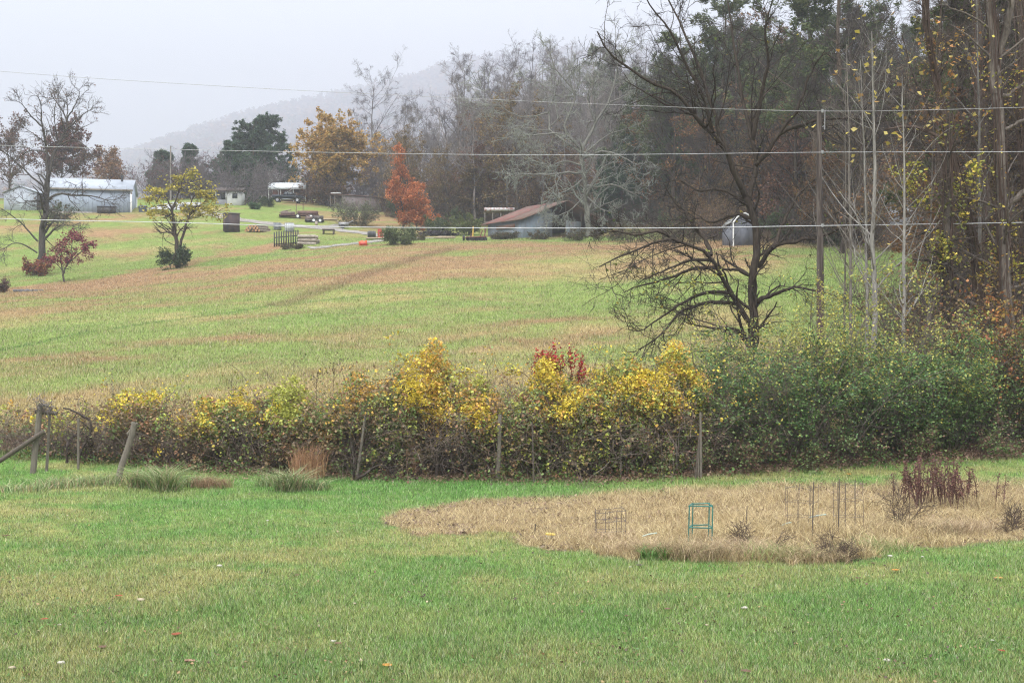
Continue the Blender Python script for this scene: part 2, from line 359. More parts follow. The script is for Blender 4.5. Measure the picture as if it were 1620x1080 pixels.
def plant(name, label, cat, loc, limbs, levels, leaf=None, bark=(.10, .085, .07), twig=None, seed=1, group=None, sides=7, n_trunk_levels=1, extra=None, nodes=12):
    """limbs: [(points, r0, r1)] in world space; levels: dicts for grow(); leaf: dict(m, size, cols, ...)"""
    rng = np.random.default_rng(seed); root = thing(name, label, cat, loc, group)
    tb = MB(); cb = MB(); Pn, R = limb_arr(limbs, nodes)
    Pn[:, 1:-1] += rng.normal(size=Pn[:, 1:-1].shape) * R[:, 1:-1, None] * .35
    tb.tubes(Pn, R, sides, bark); twig = twig or bark; last = Pn; lv = [(Pn, R)]
    for i, g in enumerate(levels):
        g = dict(g); src = g.pop('src', -1); col = g.pop('col', None)
        Pp, Rp = lv[src]
        cnt = g.pop('cnt')
        if g.pop('perlen', False):
            cnt = np.linalg.norm(np.diff(Pp, axis=1), axis=2).sum(1) * cnt
        Pc, Rc = grow(rng, Pp, Rp, cnt, **g); lv.append((Pc, Rc)); last = Pc
        (tb if i < n_trunk_levels else cb).tubes(Pc, Rc, 5 if i == 0 else 3, col or (bark if i < n_trunk_levels else twig))
    if leaf:
        for lf in (leaf if isinstance(leaf, list) else [leaf]):
            lf = dict(lf); src = lv[lf.pop('src', -1)][0]; keep = lf.pop('keep', None)
            pts, ax = on_branches(rng, src, lf.pop('m'), lf.pop('spread', .06), lf.pop('t', (.2, 1)))
            if keep is not None:
                kk = rng.random(len(pts)) < keep(pts); pts, ax = pts[kk], ax[kk]
            n = len(pts); colf = lf.pop('colf', None); sz = lf.pop('size'); cols = lf.pop('cols', None); p = lf.pop('p', None)
            kc = colf(rng, pts) if colf else shades(rng, n, cols, p)
            al = lf.pop('along', False)
            cb.leaves(rng, pts, sz * rng.uniform(.6, 1.3, n), kc, axis=ax if al else None, **lf)
    if extra: extra(rng, tb, cb, lv)
    sh = n_trunk_levels == 0; tb.build('stems' if sh else 'trunk', BARK, root)
    if cb.n: cb.build('foliage' if sh else 'crown', (leaf and (leaf[0] if isinstance(leaf, list) else leaf).get('mat')) or LEAF, root)
    return root

O = Vector((0, 0, 0))
def trunk_line(rng, h, lean=.04, wob=.02, n=6, sink=.3):
    z = np.linspace(0, 1, n); p = np.stack([np.cumsum(rng.normal(size=n) * wob * h) + lean * rng.normal() * h * z, np.cumsum(rng.normal(size=n) * wob * h) + lean * rng.normal() * h * z, z * h], 1); p[0] = (0, 0, -sink); return p
FAR = (0, -400, -600)      # prototypes are moved to their own first place before the render
def bare_tree(seed, h, bark=(.185, .16, .145), twig=(.24, .21, .195), label='', group=None, dens=1.0, r=None, leaf=None, name='bare_tree', spread=.42):
    rng = np.random.default_rng(seed); tl = trunk_line(rng, h * .95, .03, .014); r = r or h * .0125
    limbs = [(tl, r, r * .12)]
    lv = [dict(cnt=17 * dens, t=(.28, .97), ang=(28, 62), ln=spread, n=7, wob=.13, trop=(0, 0, .07), rr=.55, rmin=.02),
          dict(cnt=7 * dens, t=(.25, 1), ang=(25, 60), ln=.5, n=6, wob=.17, trop=(0, 0, .06), rr=.55, rmin=.022),
          dict(cnt=6 * dens, t=(.2, 1), ang=(25, 60), ln=.55, n=5, wob=.2, trop=(0, 0, .05), rr=.6, rmin=.015, lmin=.5),
          dict(cnt=4 * dens, t=(.2, 1), ang=(25, 55), ln=.6, n=4, wob=.2, trop=(0, 0, .03), rr=.6, rmin=.012, lmin=.4)]
    return plant(name, label, 'tree', O, limbs, lv, leaf, bark, twig, seed, group)
def pine_tree(seed, h, label='', group=None, cols=((.065, .092, .036), (.09, .115, .042), (.115, .125, .048)), t0=.35, ln=.26, size=.42, name='pine_tree', droop=.0, dens=1, m=8):
    rng = np.random.default_rng(seed); tl = trunk_line(rng, h, .02, .008); r = h * .013
    lv = [dict(cnt=46 * dens, t=(t0, .99), ang=(55, 92), ln=ln, n=6, wob=.1, trop=(0, 0, .05 - droop), rr=.35, rmin=.02, fall=.78),
          dict(cnt=9, t=(.25, 1), ang=(25, 60), ln=.42, n=4, wob=.15, trop=(0, 0, .08), rr=.5, rmin=.012, lmin=.45, flat=.5),
          dict(cnt=4, t=(.2, 1), ang=(25, 60), ln=.6, n=3, wob=.15, trop=(0, 0, .1), rr=.5, rmin=.008, lmin=.35)]
    return plant(name, label, 'tree', O, [(tl, r, r * .15)], lv, dict(m=m, size=size, cols=cols, w=.13, spread=.12, t=(.3, 1.1), along=True), (.10, .075, .055), None, seed, group)
def leafy_tree(seed, h, cols, label='', group=None, m=6, size=.24, t0=.22, name='autumn_tree', spread=.5, shape=None, bark=(.09, .075, .06), keep=None, up=.04, dens=1, leaf_extra=None):
    rng = np.random.default_rng(seed); tl = trunk_line(rng, h * .9, .03, .015); r = h * .014
    lv = [dict(cnt=26 * dens, t=(t0, .97), ang=(38, 78), ln=spread, n=7, wob=.13, trop=(0, 0, up), rr=.5, rmin=.02, fall=.6),
          dict(cnt=10, t=(.2, 1), ang=(30, 65), ln=.5, n=5, wob=.17, trop=(0, 0, .03), rr=.55, rmin=.012),
          dict(cnt=6, t=(.2, 1), ang=(30, 65), ln=.55, n=4, wob=.2, trop=(0, 0, .0), rr=.6, rmin=.008, lmin=.4)]
    return plant(name, label, 'tree', O, [(tl, r, r * .12)], lv, dict(m=m, size=size, cols=cols, spread=.15, w=.36, **({'keep': keep} if keep else {})), bark, None, seed, group)
def brush(seed, h, wdt, bark=(.10, .078, .066), leaf=None, label='', group=None, name='brush', stems=14, cat='shrub', rm=.005):
    rng = np.random.default_rng(seed); a = rng.random(stems) * 2 * PI; rad = rng.random(stems) ** .5 * wdt * .25
    S = np.stack([np.cos(a) * rad, np.sin(a) * rad, 0 * a - .1], 1)
    Dr = np.stack([np.cos(a) * .45 * wdt / h, np.sin(a) * .45 * wdt / h, np.ones(stems)], 1); Dr[:, :2] += rng.normal(size=(stems, 2)) * .2
    W = walk(rng, S, Dr, h * rng.uniform(.7, 1.1, stems), 6, .1, (0, 0, -.02)); limbs = [(w_, h * .006 + .004, .004) for w_ in W]
    lv = [dict(cnt=9, t=(.15, 1), ang=(25, 65), ln=.45, n=5, wob=.18, trop=(0, 0, .03), rr=.6, rmin=rm),
          dict(cnt=6, t=(.15, 1), ang=(25, 65), ln=.55, n=4, wob=.2, trop=(0, 0, .0), rr=.7, rmin=rm * .8, lmin=.2)]
    return plant(name, label, cat, O, limbs, lv, leaf, bark, None, seed, group, sides=4, n_trunk_levels=0, nodes=7)
def place(root, x, y, rz=0, s=1, dz=0):
    root.location = (x, y, gz(x, y) + dz); root.rotation_euler = (0, 0, rz); root.scale = (s, s, s); return root

# ------------------------------------------------------------------ the woods on the hillside
GB, GR, GP, GU = 'bare trees in the hillside woods', 'russet trees in the hillside woods', 'pines in the hillside woods', 'brush under the hillside woods'
zone = lambda px: 'behind the rusty barn' if px < 1060 else ('behind the small grey shed' if px < 1330 else 'behind the pale saplings and pole')
bares = [bare_tree(100 + i, h, label='bare tree', group=GB, dens=d) for i, (h, d) in enumerate([(21, 1), (19, 1.05), (23, .95), (17, 1.05), (20, 1.1)])]
bares_d = [bare_tree(110 + i, h, (.055, .042, .034), (.068, .052, .043), label='bare tree', group=GB, dens=d) for i, (h, d) in enumerate([(21, 1), (19, 1.1), (23, 1), (17, 1.15)])]
rus = [leafy_tree(120 + i, h, c, label='russet tree', group=GR, m=4, size=.26) for i, (h, c) in enumerate([(14, ((.20, .095, .04), (.25, .13, .045), (.13, .075, .045))), (17, ((.19, .13, .06), (.25, .165, .065), (.13, .10, .06))), (10, ((.19, .085, .055), (.24, .115, .06), (.13, .08, .06)))])]
pines = [pine_tree(140 + i, h, 'pine', GP) for i, h in enumerate([21, 18, 23])]
brs = [brush(160 + i, h, w_, rm=.010, leaf=lf, label='brush', group=GU) for i, (h, w_, lf) in enumerate([
    (3.2, 3.5, dict(m=2, size=.13, cols=((.22, .13, .07), (.16, .10, .06)), w=.35)), (4.5, 4, None), (2.6, 3.4, dict(m=4, size=.14, cols=((.07, .11, .04), (.10, .14, .05)), w=.35)), (5.5, 4.5, dict(m=2, size=.16, cols=((.19, .11, .06), (.25, .17, .07)), w=.35))])]
used = set()
def put(proto, x, y, rz, s, label, group, dz=-.1):
    if proto.name in used:
        return dup(proto, (x, y, gz(x, y) + dz), rz, s, label, group)
    used.add(proto.name); place(proto, x, y, rz, s, dz); proto['label'] = label; proto['group'] = group; return proto
rng = np.random.default_rng(2024); pts = []
def far_enough(x, y, d): return all((x - a) ** 2 + (y - b_) ** 2 > d * d for a, b_ in pts)
cnt = 0; tries = 0
while cnt < 290 and tries < 9000:
    tries += 1; px = rng.uniform(585, 1800); wy = float(wood_y(px)); y = wy + 3 + rng.random() ** 1.25 * 120
    if px < 760: y = wy + 3 + rng.random() * 75
    x = (px - CX) / F * y
    if not far_enough(x, y, 3.0 + .008 * y): continue
    if 1110 < px < 1500 and y < 134 or 1392 < px < 1495 and y < 150: continue
    pts.append((x, y)); cnt += 1; k = rng.random(); zz = zone(px); s = rng.uniform(.8, 1.15) * (.72 if px < 735 else 1); rz = rng.random() * 6.28
    pp = 0 if px < 930 else (.22 if px < 1330 else .24)
    if k < pp: put(pines[rng.integers(3)], x, y, rz, s, 'dark green pine in the hillside woods ' + zz, GP + ' ' + zz)
    elif k < pp + .34: put(rus[rng.integers(3)], x, y, rz, s, 'russet leafed tree in the hillside woods ' + zz, GR + ' ' + zz)
    elif px > 1040 or (px > 960 and k < .75): put(bares_d[rng.integers(4)], x, y, rz, s, 'bare dark tree in the hillside woods ' + zz, GB + ' ' + zz)
    else: put(bares[rng.integers(5)], x, y, rz, s, 'bare grey tree in the hillside woods ' + zz, GB + ' ' + zz)
cnt = 0
while cnt < 190:
    px = rng.uniform(600, 1800); wy = float(wood_y(px)); y = wy + rng.random() ** 1.6 * 70 - 1; x = (px - CX) / F * y
    if 1110 < px < 1215 and y < 126: continue
    if 1385 < px < 1500 and y < 140: continue
    cnt += 1; zz = zone(px)
    k = rng.integers(4); nm = ['low brown leafed brush', 'bare twiggy brush', 'low green leafed brush', 'tall brown leafed brush'][k]
    put(brs[k], x, y, rng.random() * 6.28, rng.uniform(.7, 1.3), nm + ' under the trees ' + zz, GU + ' ' + zz)
# ------------------------------------------------------------------ single trees one can point to
def tr(pts, y, r0, r1, dy=0, sd=0):
    """limb traced in the photograph, placed at depth y and drifting dy metres away along its length"""
    n = len(pts); rg = np.random.default_rng(int(abs(pts[0][0] * 7 + pts[-1][1] * 3 + sd)))
    return ([P(px, rw, y + dy * i / (n - 1) + (rg.normal() * .12 if 0 < i else 0)) for i, (px, rw) in enumerate(pts)], r0, r1)
# dark spreading walnut in front of the grey shed
Y0 = 46; DK = (.05, .04, .033); s_ = 1
walnut = [
 tr([(1190, 655), (1191, 575), (1193, 520), (1193, 470), (1194, 420), (1196, 370), (1189, 330), (1180, 312)], Y0, 0.190, 0.128),
 tr([(1180, 312), (1166, 285), (1149, 241), (1130, 218), (1108, 196), (1093, 174), (1071, 148), (1034, 133), (997, 111), (960, 80), (945, 50)], Y0, 0.117, 0.025, -3),
 tr([(1149, 241), (1127, 174), (1108, 111), (1090, 70), (1072, 30), (1050, -15)], Y0, 0.086, 0.025, 2),
 tr([(1130, 218), (1110, 150), (1082, 95), (1060, 50), (1027, 7), (1015, -20)], Y0, 0.078, 0.017, -2),
 tr([(1184, 318), (1196, 262), (1190, 222), (1178, 174), (1167, 111), (1160, 60), (1150, -5)], Y0, 0.109, 0.025, 2.5),
 tr([(1190, 222), (1202, 160), (1215, 100), (1210, 50), (1222, 0)], Y0, 0.094, 0.017, -2),
 tr([(1196, 262), (1214, 238), (1234, 211), (1256, 200), (1290, 191), (1330, 187), (1365, 190), (1392, 204)], Y0, 0.086, 0.025, -2.5),
 tr([(1234, 211), (1262, 170), (1280, 120), (1305, 80)], Y0 - 1, 0.070, 0.017, -1),
 tr([(1201, 424), (1212, 405), (1224, 391), (1262, 380), (1300, 374), (1340, 356), (1380, 342)], Y0, 0.094, 0.025, -2),
 tr([(1224, 391), (1240, 350), (1262, 310), (1290, 282)], Y0 - .5, 0.078, 0.017, 1),
 tr([(1192, 640), (1186, 530), (1169, 480), (1155, 460), (1138, 427), (1124, 404), (1102, 393), (1071, 381), (1053, 378), (1015, 391), (971, 411), (948, 422)], Y0, 0.125, 0.021, -3),
 tr([(1124, 404), (1118, 380), (1102, 364), (1085, 335), (1066, 318), (1050, 290)], Y0 - 1, 0.094, 0.017, 1),
 tr([(1071, 381), (1040, 366), (1008, 372), (975, 366), (940, 372)], Y0 - 2, 0.062, 0.013, -1),
 tr([(1136, 424), (1102, 424), (1071, 435), (1033, 447), (1004, 455), (985, 463)], Y0 - .7, 0.078, 0.013, -2),
 tr([(1128, 412), (1093, 412), (1067, 422), (1033, 435), (1010, 447)], Y0 - .6, 0.062, 0.013, -3),
 tr([(1156, 463), (1124, 462), (1093, 471), (1067, 487), (1044, 502), (1013, 523), (990, 520)], Y0 - .3, 0.078, 0.010, -2.4),
 tr([(1162, 480), (1133, 478), (1102, 484), (1075, 493), (1060, 513), (1033, 538), (998, 558), (985, 548)], Y0 - .2, 0.078, 0.010, -3),
 tr([(1191, 560), (1167, 523), (1147, 519), (1115, 517), (1093, 511), (1086, 498)], Y0 - .5, 0.078, 0.017, -2),
 tr([(1147, 519), (1150, 540), (1156, 565)], Y0 - 1.2, 0.047, 0.025, 0),
 tr([(1196, 478), (1222, 466), (1238, 461), (1256, 455), (1293, 460), (1325, 470)], Y0, 0.086, 0.017, -2),
 tr([(1192, 440), (1170, 428), (1150, 427), (1138, 424)], Y0, 0.070, 0.043, -.7),
 tr([(1188, 345), (1165, 340), (1130, 352), (1105, 345), (1080, 352)], Y0, 0.070, 0.013, 2),
 tr([(1182, 318), (1140, 300), (1105, 302), (1075, 285), (1050, 290)], Y0, 0.070, 0.013, 2.5)]
lv = [dict(cnt=2.1, perlen=True, t=(.15, .98), ang=(28, 70), ln=.36, n=7, wob=.2, trop=(0, 0, .02), rr=.42, rmin=.016, lmin=.8),
      dict(cnt=5, t=(.15, 1), ang=(25, 65), ln=.55, n=6, wob=.22, trop=(0, 0, -.01), rr=.6, rmin=.010, lmin=.45),
      dict(cnt=4, t=(.2, 1), ang=(25, 60), ln=.6, n=4, wob=.22, trop=(0, 0, -.02), rr=.6, rmin=.008, lmin=.35)]
wl = at(1190, Y0)
def wleaf(pts): return (np.abs(pts[:, 2] - 5.2) < 1.3) * .07 + .012
plant('bare_tree', 'dark bare tree with spreading drooping limbs in front of the small grey shed', 'tree', (wl.x, wl.y, gz(wl.x, wl.y)), walnut, lv,
      dict(m=2, size=.13, cols=((.16, .2, .04), (.3, .24, .04), (.12, .16, .04)), keep=wleaf, w=.4), DK, (.045, .037, .032), 11, nodes=16)

# grey lichened tree by the barn
Y1 = 152; LB = (.20, .20, .17)
lich = [
 tr([(932, 384), (928, 324), (923, 264), (919, 238)], Y1, 0.413, 0.252),
 tr([(919, 238), (901, 217), (879, 211), (841, 214), (810, 217)], Y1, 0.165, 0.028, -3),
 tr([(919, 242), (866, 201), (873, 179), (829, 186), (797, 173), (778, 154), (760, 140)], Y1, 0.165, 0.028, 2),
 tr([(905, 220), (892, 201), (910, 154), (895, 128), (879, 110), (868, 79)], Y1, 0.188, 0.035, -2),
 tr([(895, 128), (907, 112), (915, 95)], Y1, 0.075, 0.028, 0), tr([(910, 154), (880, 150), (850, 130), (830, 128)], Y1, 0.105, 0.028, 2),
 tr([(920, 240), (942, 195), (961, 164), (973, 129), (980, 91), (992, 70)], Y1, 0.210, 0.035, 2),
 tr([(961, 164), (990, 150), (1010, 120)], Y1, 0.098, 0.028, -1), tr([(942, 195), (930, 150), (945, 110), (935, 85)], Y1, 0.112, 0.028, -2),
 tr([(923, 274), (891, 274), (860, 277), (816, 275), (800, 283)], Y1, 0.150, 0.035, -4),
 tr([(926, 292), (945, 297), (967, 292), (990, 300), (1012, 312)], Y1, 0.150, 0.035, -4),
 tr([(920, 252), (954, 239), (986, 249), (1010, 262), (1030, 262)], Y1, 0.150, 0.028, -3),
 tr([(922, 262), (895, 255), (868, 262), (850, 250), (832, 252)], Y1, 0.120, 0.028, 3),
 tr([(924, 282), (900, 300), (880, 308), (862, 325)], Y1, 0.105, 0.021, -3), tr([(928, 310), (950, 330), (975, 338), (1005, 352)], Y1, 0.105, 0.021, -3),
 tr([(929, 305), (905, 330), (880, 343), (860, 352)], Y1, 0.075, 0.021, -4),
 tr([(921, 246), (960, 215), (995, 205), (1020, 215)], Y1, 0.128, 0.028, 2)]
lv = [dict(cnt=1.15, perlen=True, t=(.25, 1), ang=(28, 70), ln=.42, n=6, wob=.2, trop=(0, 0, .02), rr=.5, rmin=.045, lmin=1.6),
      dict(cnt=5, t=(.15, 1), ang=(28, 70), ln=.6, n=6, wob=.25, trop=(0, 0, .0), rr=.65, rmin=.036, lmin=1),
      dict(cnt=4.4, t=(.2, 1), ang=(28, 65), ln=.6, n=4, wob=.24, trop=(0, 0, .0), rr=.6, rmin=.026, lmin=.5)]
plant('bare_tree', 'grey green lichen covered bare tree with crooked limbs beside the rusty barn', 'tree', at(932, Y1), lich, lv, None, (.15, .145, .125), (.30, .31, .26), 12, nodes=12)

# tall open tree left with a few rusty leaves
Y2 = 130; GB_ = (.07, .062, .056)
lt = [
 tr([(57, 446), (64, 397), (69, 347), (73, 305), (75, 285)], Y2, 0.407, 0.252),
 tr([(75, 285), (74, 241), (69, 211), (65, 189), (65, 170), (61, 154)], Y2, 0.178, 0.035, -2), tr([(66, 200), (46, 180), (35, 165), (22, 158)], Y2, 0.096, 0.021, -1.5),
 tr([(75, 285), (80, 260), (93, 228), (104, 206), (106, 193), (98, 174), (81, 150), (78, 140)], Y2, 0.200, 0.028, 2), tr([(104, 206), (120, 193), (133, 180), (148, 172)], Y2, 0.111, 0.021, 2),
 tr([(105, 196), (109, 181), (119, 167), (126, 146), (120, 138)], Y2, 0.096, 0.021, -1.5), tr([(106, 193), (107, 165), (104, 140)], Y2, 0.074, 0.021, 1.5),
 tr([(75, 300), (48, 278), (28, 259), (4, 239), (-15, 228)], Y2, 0.118, 0.028, -3), tr([(74, 318), (76, 316), (94, 306), (114, 309), (144, 310), (172, 318), (185, 328)], Y2, 0.148, 0.021, -4),
 tr([(60, 382), (33, 352), (11, 336), (-12, 322)], Y2, 0.104, 0.021, -3), tr([(59, 400), (40, 388), (22, 385), (2, 395), (-15, 398)], Y2, 0.089, 0.021, -3),
 tr([(93, 228), (118, 222), (140, 235), (150, 248)], Y2, 0.089, 0.021, -3), tr([(73, 240), (50, 238), (32, 248), (20, 262)], Y2, 0.081, 0.021, 2),
 tr([(66, 360), (90, 350), (110, 358), (128, 352)], Y2, 0.074, 0.014, -3), tr([(66, 372), (82, 388), (96, 400)], Y2, 0.059, 0.014, 2), tr([(70, 330), (45, 322), (20, 300)], Y2, 0.074, 0.014, 3)]
lv = [dict(cnt=1.25, perlen=True, t=(.3, 1), ang=(28, 65), ln=.4, n=6, wob=.18, trop=(0, 0, .03), rr=.5, rmin=.03, lmin=1.2),
      dict(cnt=5, t=(.15, 1), ang=(28, 62), ln=.55, n=5, wob=.2, trop=(0, 0, .02), rr=.6, rmin=.022, lmin=.8),
      dict(cnt=4.5, t=(.2, 1), ang=(25, 60), ln=.6, n=4, wob=.2, trop=(0, 0, .0), rr=.6, rmin=.014, lmin=.5)]
plant('bare_tree', 'tall nearly bare tree with sparse rusty leaves beside the white metal workshop', 'tree', at(57, Y2), lt, lv,
      dict(m=1, size=.17, cols=((.2, .11, .08), (.24, .14, .09), (.15, .10, .08)), keep=lambda p: .06 + .4 * ((p[:, 2] > 24) & (vn(p[:, 0], p[:, 2], 2.2, 3) > .45)), w=.4), GB_, (.10, .085, .078), 13)

# small yellow tree with ivy at its foot
Y3 = hit(281, 424).y
yt = [
 tr([(281, 428), (279, 385), (275, 350), (272, 330)], Y3, 0.252, 0.140), tr([(283, 395), (292, 363), (300, 341), (311, 328)], Y3, 0.163, 0.070, -.5), tr([(311, 328), (325, 333), (339, 337), (352, 330)], Y3, 0.074, 0.021, -1),
 tr([(272, 330), (262, 312), (248, 306), (238, 312)], Y3, 0.096, 0.028, -1.5), tr([(272, 330), (283, 305), (290, 284), (293, 274)], Y3, 0.104, 0.021, .6), tr([(276, 340), (262, 326), (246, 326), (236, 330)], Y3, 0.074, 0.021, 1),
 tr([(300, 341), (303, 318), (316, 300), (326, 290)], Y3, 0.089, 0.021, -.8), tr([(300, 341), (325, 318), (342, 312)], Y3, 0.074, 0.021, 1.2), tr([(290, 300), (275, 288), (268, 282)], Y3, 0.059, 0.021, -.8), tr([(303, 318), (298, 298), (306, 280)], Y3, 0.059, 0.021, 1),
 tr([(278, 388), (264, 382), (256, 370), (246, 359)], Y3, 0.052, 0.014, -1)]
lv = [dict(cnt=2.8, perlen=True, t=(.35, 1), ang=(35, 80), ln=.5, n=5, wob=.2, trop=(0, 0, .02), rr=.5, rmin=.018, lmin=.8, flat=.4),
      dict(cnt=5, t=(.2, 1), ang=(30, 65), ln=.55, n=4, wob=.22, trop=(0, 0, .0), rr=.6, rmin=.01, lmin=.5)]
YEL = ((.42, .35, .05), (.36, .32, .06), (.48, .39, .08), (.27, .26, .07))
zlim = P(281, 352, Y3).z
plant('autumn_tree', 'small crooked tree with flat layers of yellow leaves on the green slope', 'tree', at(281, Y3), yt, lv,
      dict(m=12, size=.25, cols=YEL, keep=lambda p: (p[:, 2] > zlim) * (.12 + 1.0 * (fbm(p[:, 0] * .8 + p[:, 1], p[:, 2] * 2.2, 1.3, 5, 2) > .47)), spread=.16, w=.4), (.07, .055, .045), None, 14)
def ivy(name, label, px, row, h, wd_, cols, size=.12, m=6, seed=5, cat='shrub', group=None, y=None, stems=12, dx=None):
    p = hit(px, row) if y is None else at(px, y)
    r = brush(seed, h, wd_, leaf=dict(m=m, size=size, cols=cols, w=.38, spread=.08), label=label, name=name, cat=cat, group=group, stems=stems)
    place(r, p.x, p.y, 0, 1, -.05); return r
DG = ((.035, .06, .03), (.05, .08, .035), (.07, .09, .035)); 
ivy('ivy_shrub', 'dark green ivy bush wrapped round the foot of the yellow tree', 275, 428, 2.3, 2.4, DG, .16, 8, 31, y=Y3 - .6)
ivy('evergreen_shrub', 'dim green shrub in front of the white workshop wall', 95, 358, 3.2, 3.0, ((.06, .075, .04), (.10, .07, .04), (.08, .1, .045)), .2, 3, 32)
REDL = ((.20, .045, .06), (.25, .06, .07), (.15, .035, .05))
ry = hit(103, 446).y
plant('red_dogwood', 'small red leafed tree beside the tall bare tree trunk', 'tree', at(103, ry),
      [tr([(103, 448), (100, 432), (108, 416), (118, 402)], ry, .1, .04), tr([(100, 432), (96, 412), (98, 392), (104, 380)], ry, .08, .03, .5), tr([(108, 416), (128, 398), (142, 386)], ry, .07, .03, -.8), tr([(112, 410), (114, 385), (122, 372)], ry, .06, .02, .8), tr([(102, 432), (90, 418), (78, 412)], ry, .05, .02, -.6)],
      [dict(cnt=4, perlen=True, t=(.35, 1), ang=(30, 80), ln=.4, n=5, wob=.2, trop=(0, 0, .02), rr=.5, rmin=.012, lmin=.6, flat=.5), dict(cnt=5, t=(.2, 1), ang=(30, 65), ln=.55, n=4, wob=.2, rr=.6, rmin=.008, lmin=.35)],
      dict(m=9, size=.2, cols=REDL, spread=.15, w=.4, keep=lambda p: ss(ZC + (HR - 425) * ry / F, ZC + (HR - 405) * ry / F, p[:, 2]) * .9 + .03), (.075, .06, .055), None, 15)
ivy('red_shrub', 'low red and orange sumac shrub at the foot of the tall bare tree', 62, 430, 2.1, 2.4, ((.24, .06, .06), (.3, .13, .04), (.2, .09, .05)), .2, 4, 33, y=Y2 - 2)
ivy('dead_clump', 'brown clump of dead weeds at the field edge', 0, 464, 1.3, 1.5, ((.12, .06, .045), (.09, .05, .04)), .12, 3, 34)

def special(fn, label, px, row, *a, rz=0, y=None, dz=-.1, s=1, **k):
    p = hit(px, row) if y is None else at(px, y); r = fn(*a, label=label, **k); return place(r, p.x, p.y, rz, s, dz)
# trees behind the yard
special(leafy_tree, 'broad orange brown oak behind the old board shed', 538, 0, 200, 14.2, ((.48, .29, .08), (.42, .25, .07), (.32, .25, .08), (.54, .33, .09)), y=207, m=14, size=.42, s=.86, spread=.86, name='oak_tree', t0=.2, dens=1.8, up=.0)
OR = ((.50, .15, .055), (.42, .14, .05), (.36, .16, .06), (.56, .2, .07))
special(leafy_tree, 'narrow bright orange tree beside the field edge brush', 636, 0, 201, 11.6, OR, y=170, m=7, size=.22, t0=.04, spread=.27, up=.14, keep=lambda p: .35 + 1.6 * (vn(p[:, 0] + p[:, 1], p[:, 2], .9, 6) - .3), name='autumn_tree', dens=1.5)
special(leafy_tree, 'lower orange tree leaning out of the narrow orange one', 658, 0, 202, 7.0, OR, y=169, m=6, size=.26, t0=.05, spread=.4, up=.1, name='autumn_tree')
CD = ((.05, .09, .05), (.07, .115, .06), (.045, .075, .045))
def cedar(seed, h, label='', group=None, t0=.05, ln=.36, dens=1.7, size=.55, cols=CD): return pine_tree(seed, h, label, group, cols, t0, ln, size, 'cedar_tree', 0, dens, 13)
special(cedar, 'biggest dark green cedar behind the dark pickup', 400, 0, 210, 13.5, y=222, ln=.5)
special(cedar, 'tall dark cedar on the far side of the cedar clump', 425, 0, 211, 14.5, y=228, ln=.42)
special(cedar, 'shorter dark cedar at the near end of the cedar clump', 365, 0, 212, 9.5, y=216, ln=.45)
special(cedar, 'pointed cedar standing behind the thin distant pole', 258, 0, 213, 8.5, y=222, ln=.3)
special(cedar, 'small pointed cedar above the grey brush', 298, 0, 214, 9.5, y=226, ln=.26)
special(leafy_tree, 'domed dark russet tree behind the white workshop roof', 97, 0, 220, 12.0, ((.13, .055, .045), (.10, .05, .042), (.16, .075, .05)), y=205, m=9, size=.34, spread=.6, t0=.2, dens=1.1)
special(leafy_tree, 'pale peach orange tree behind the workshop roof', 165, 0, 221, 9.5, ((.33, .17, .08), (.28, .15, .08), (.22, .14, .08)), y=226, m=4, size=.34, spread=.5)
special(leafy_tree, 'brown half bare tree behind the small white garage', 15, 0, 222, 13.5, ((.13, .08, .065), (.16, .09, .065)), y=205, m=3, size=.3, spread=.55)
special(leafy_tree, 'second brown half bare tree further from the small white garage', -28, 0, 223, 15, ((.13, .08, .065), (.16, .09, .065)), y=212, m=3, size=.3, spread=.55)
PB = (.16, .135, .14)
for i, (px, y, h, w_, lb) in enumerate([
    (248, 206, 6.5, 7, 'reddish grey twiggy bush by the workshop gable'), (285, 212, 8, 9, 'rounded grey twig bush behind the yellow tree'), (325, 214, 7, 8, 'purple grey twig bush between cedar and yellow tree'),
    (380, 193, 7.5, 9.5, 'wide grey twig tree leaning over the white cottage'), (418, 218, 6.5, 6, 'small grey twig bush behind the dark pickup'), (508, 213, 7, 7, 'russet grey brush next to the oak'), (590, 208, 8, 8, 'grey brush behind the end of the board shed'), (518, 205, 4, 5, 'orange brown brush in front of the oak')]):
    lf = dict(m=1, size=.22, cols=((.17, .07, .07), (.14, .08, .08)), w=.4) if i in (0, 2) else (dict(m=3, size=.24, cols=((.2, .11, .05), (.16, .09, .05)), w=.4) if i in (5, 7) else None)
    r = brush(230 + i, h, w_, PB, lf, lb, name='twiggy_shrub', stems=42, rm=.026); p = at(px, y); place(r, p.x, p.y, 0, 1, -.1)
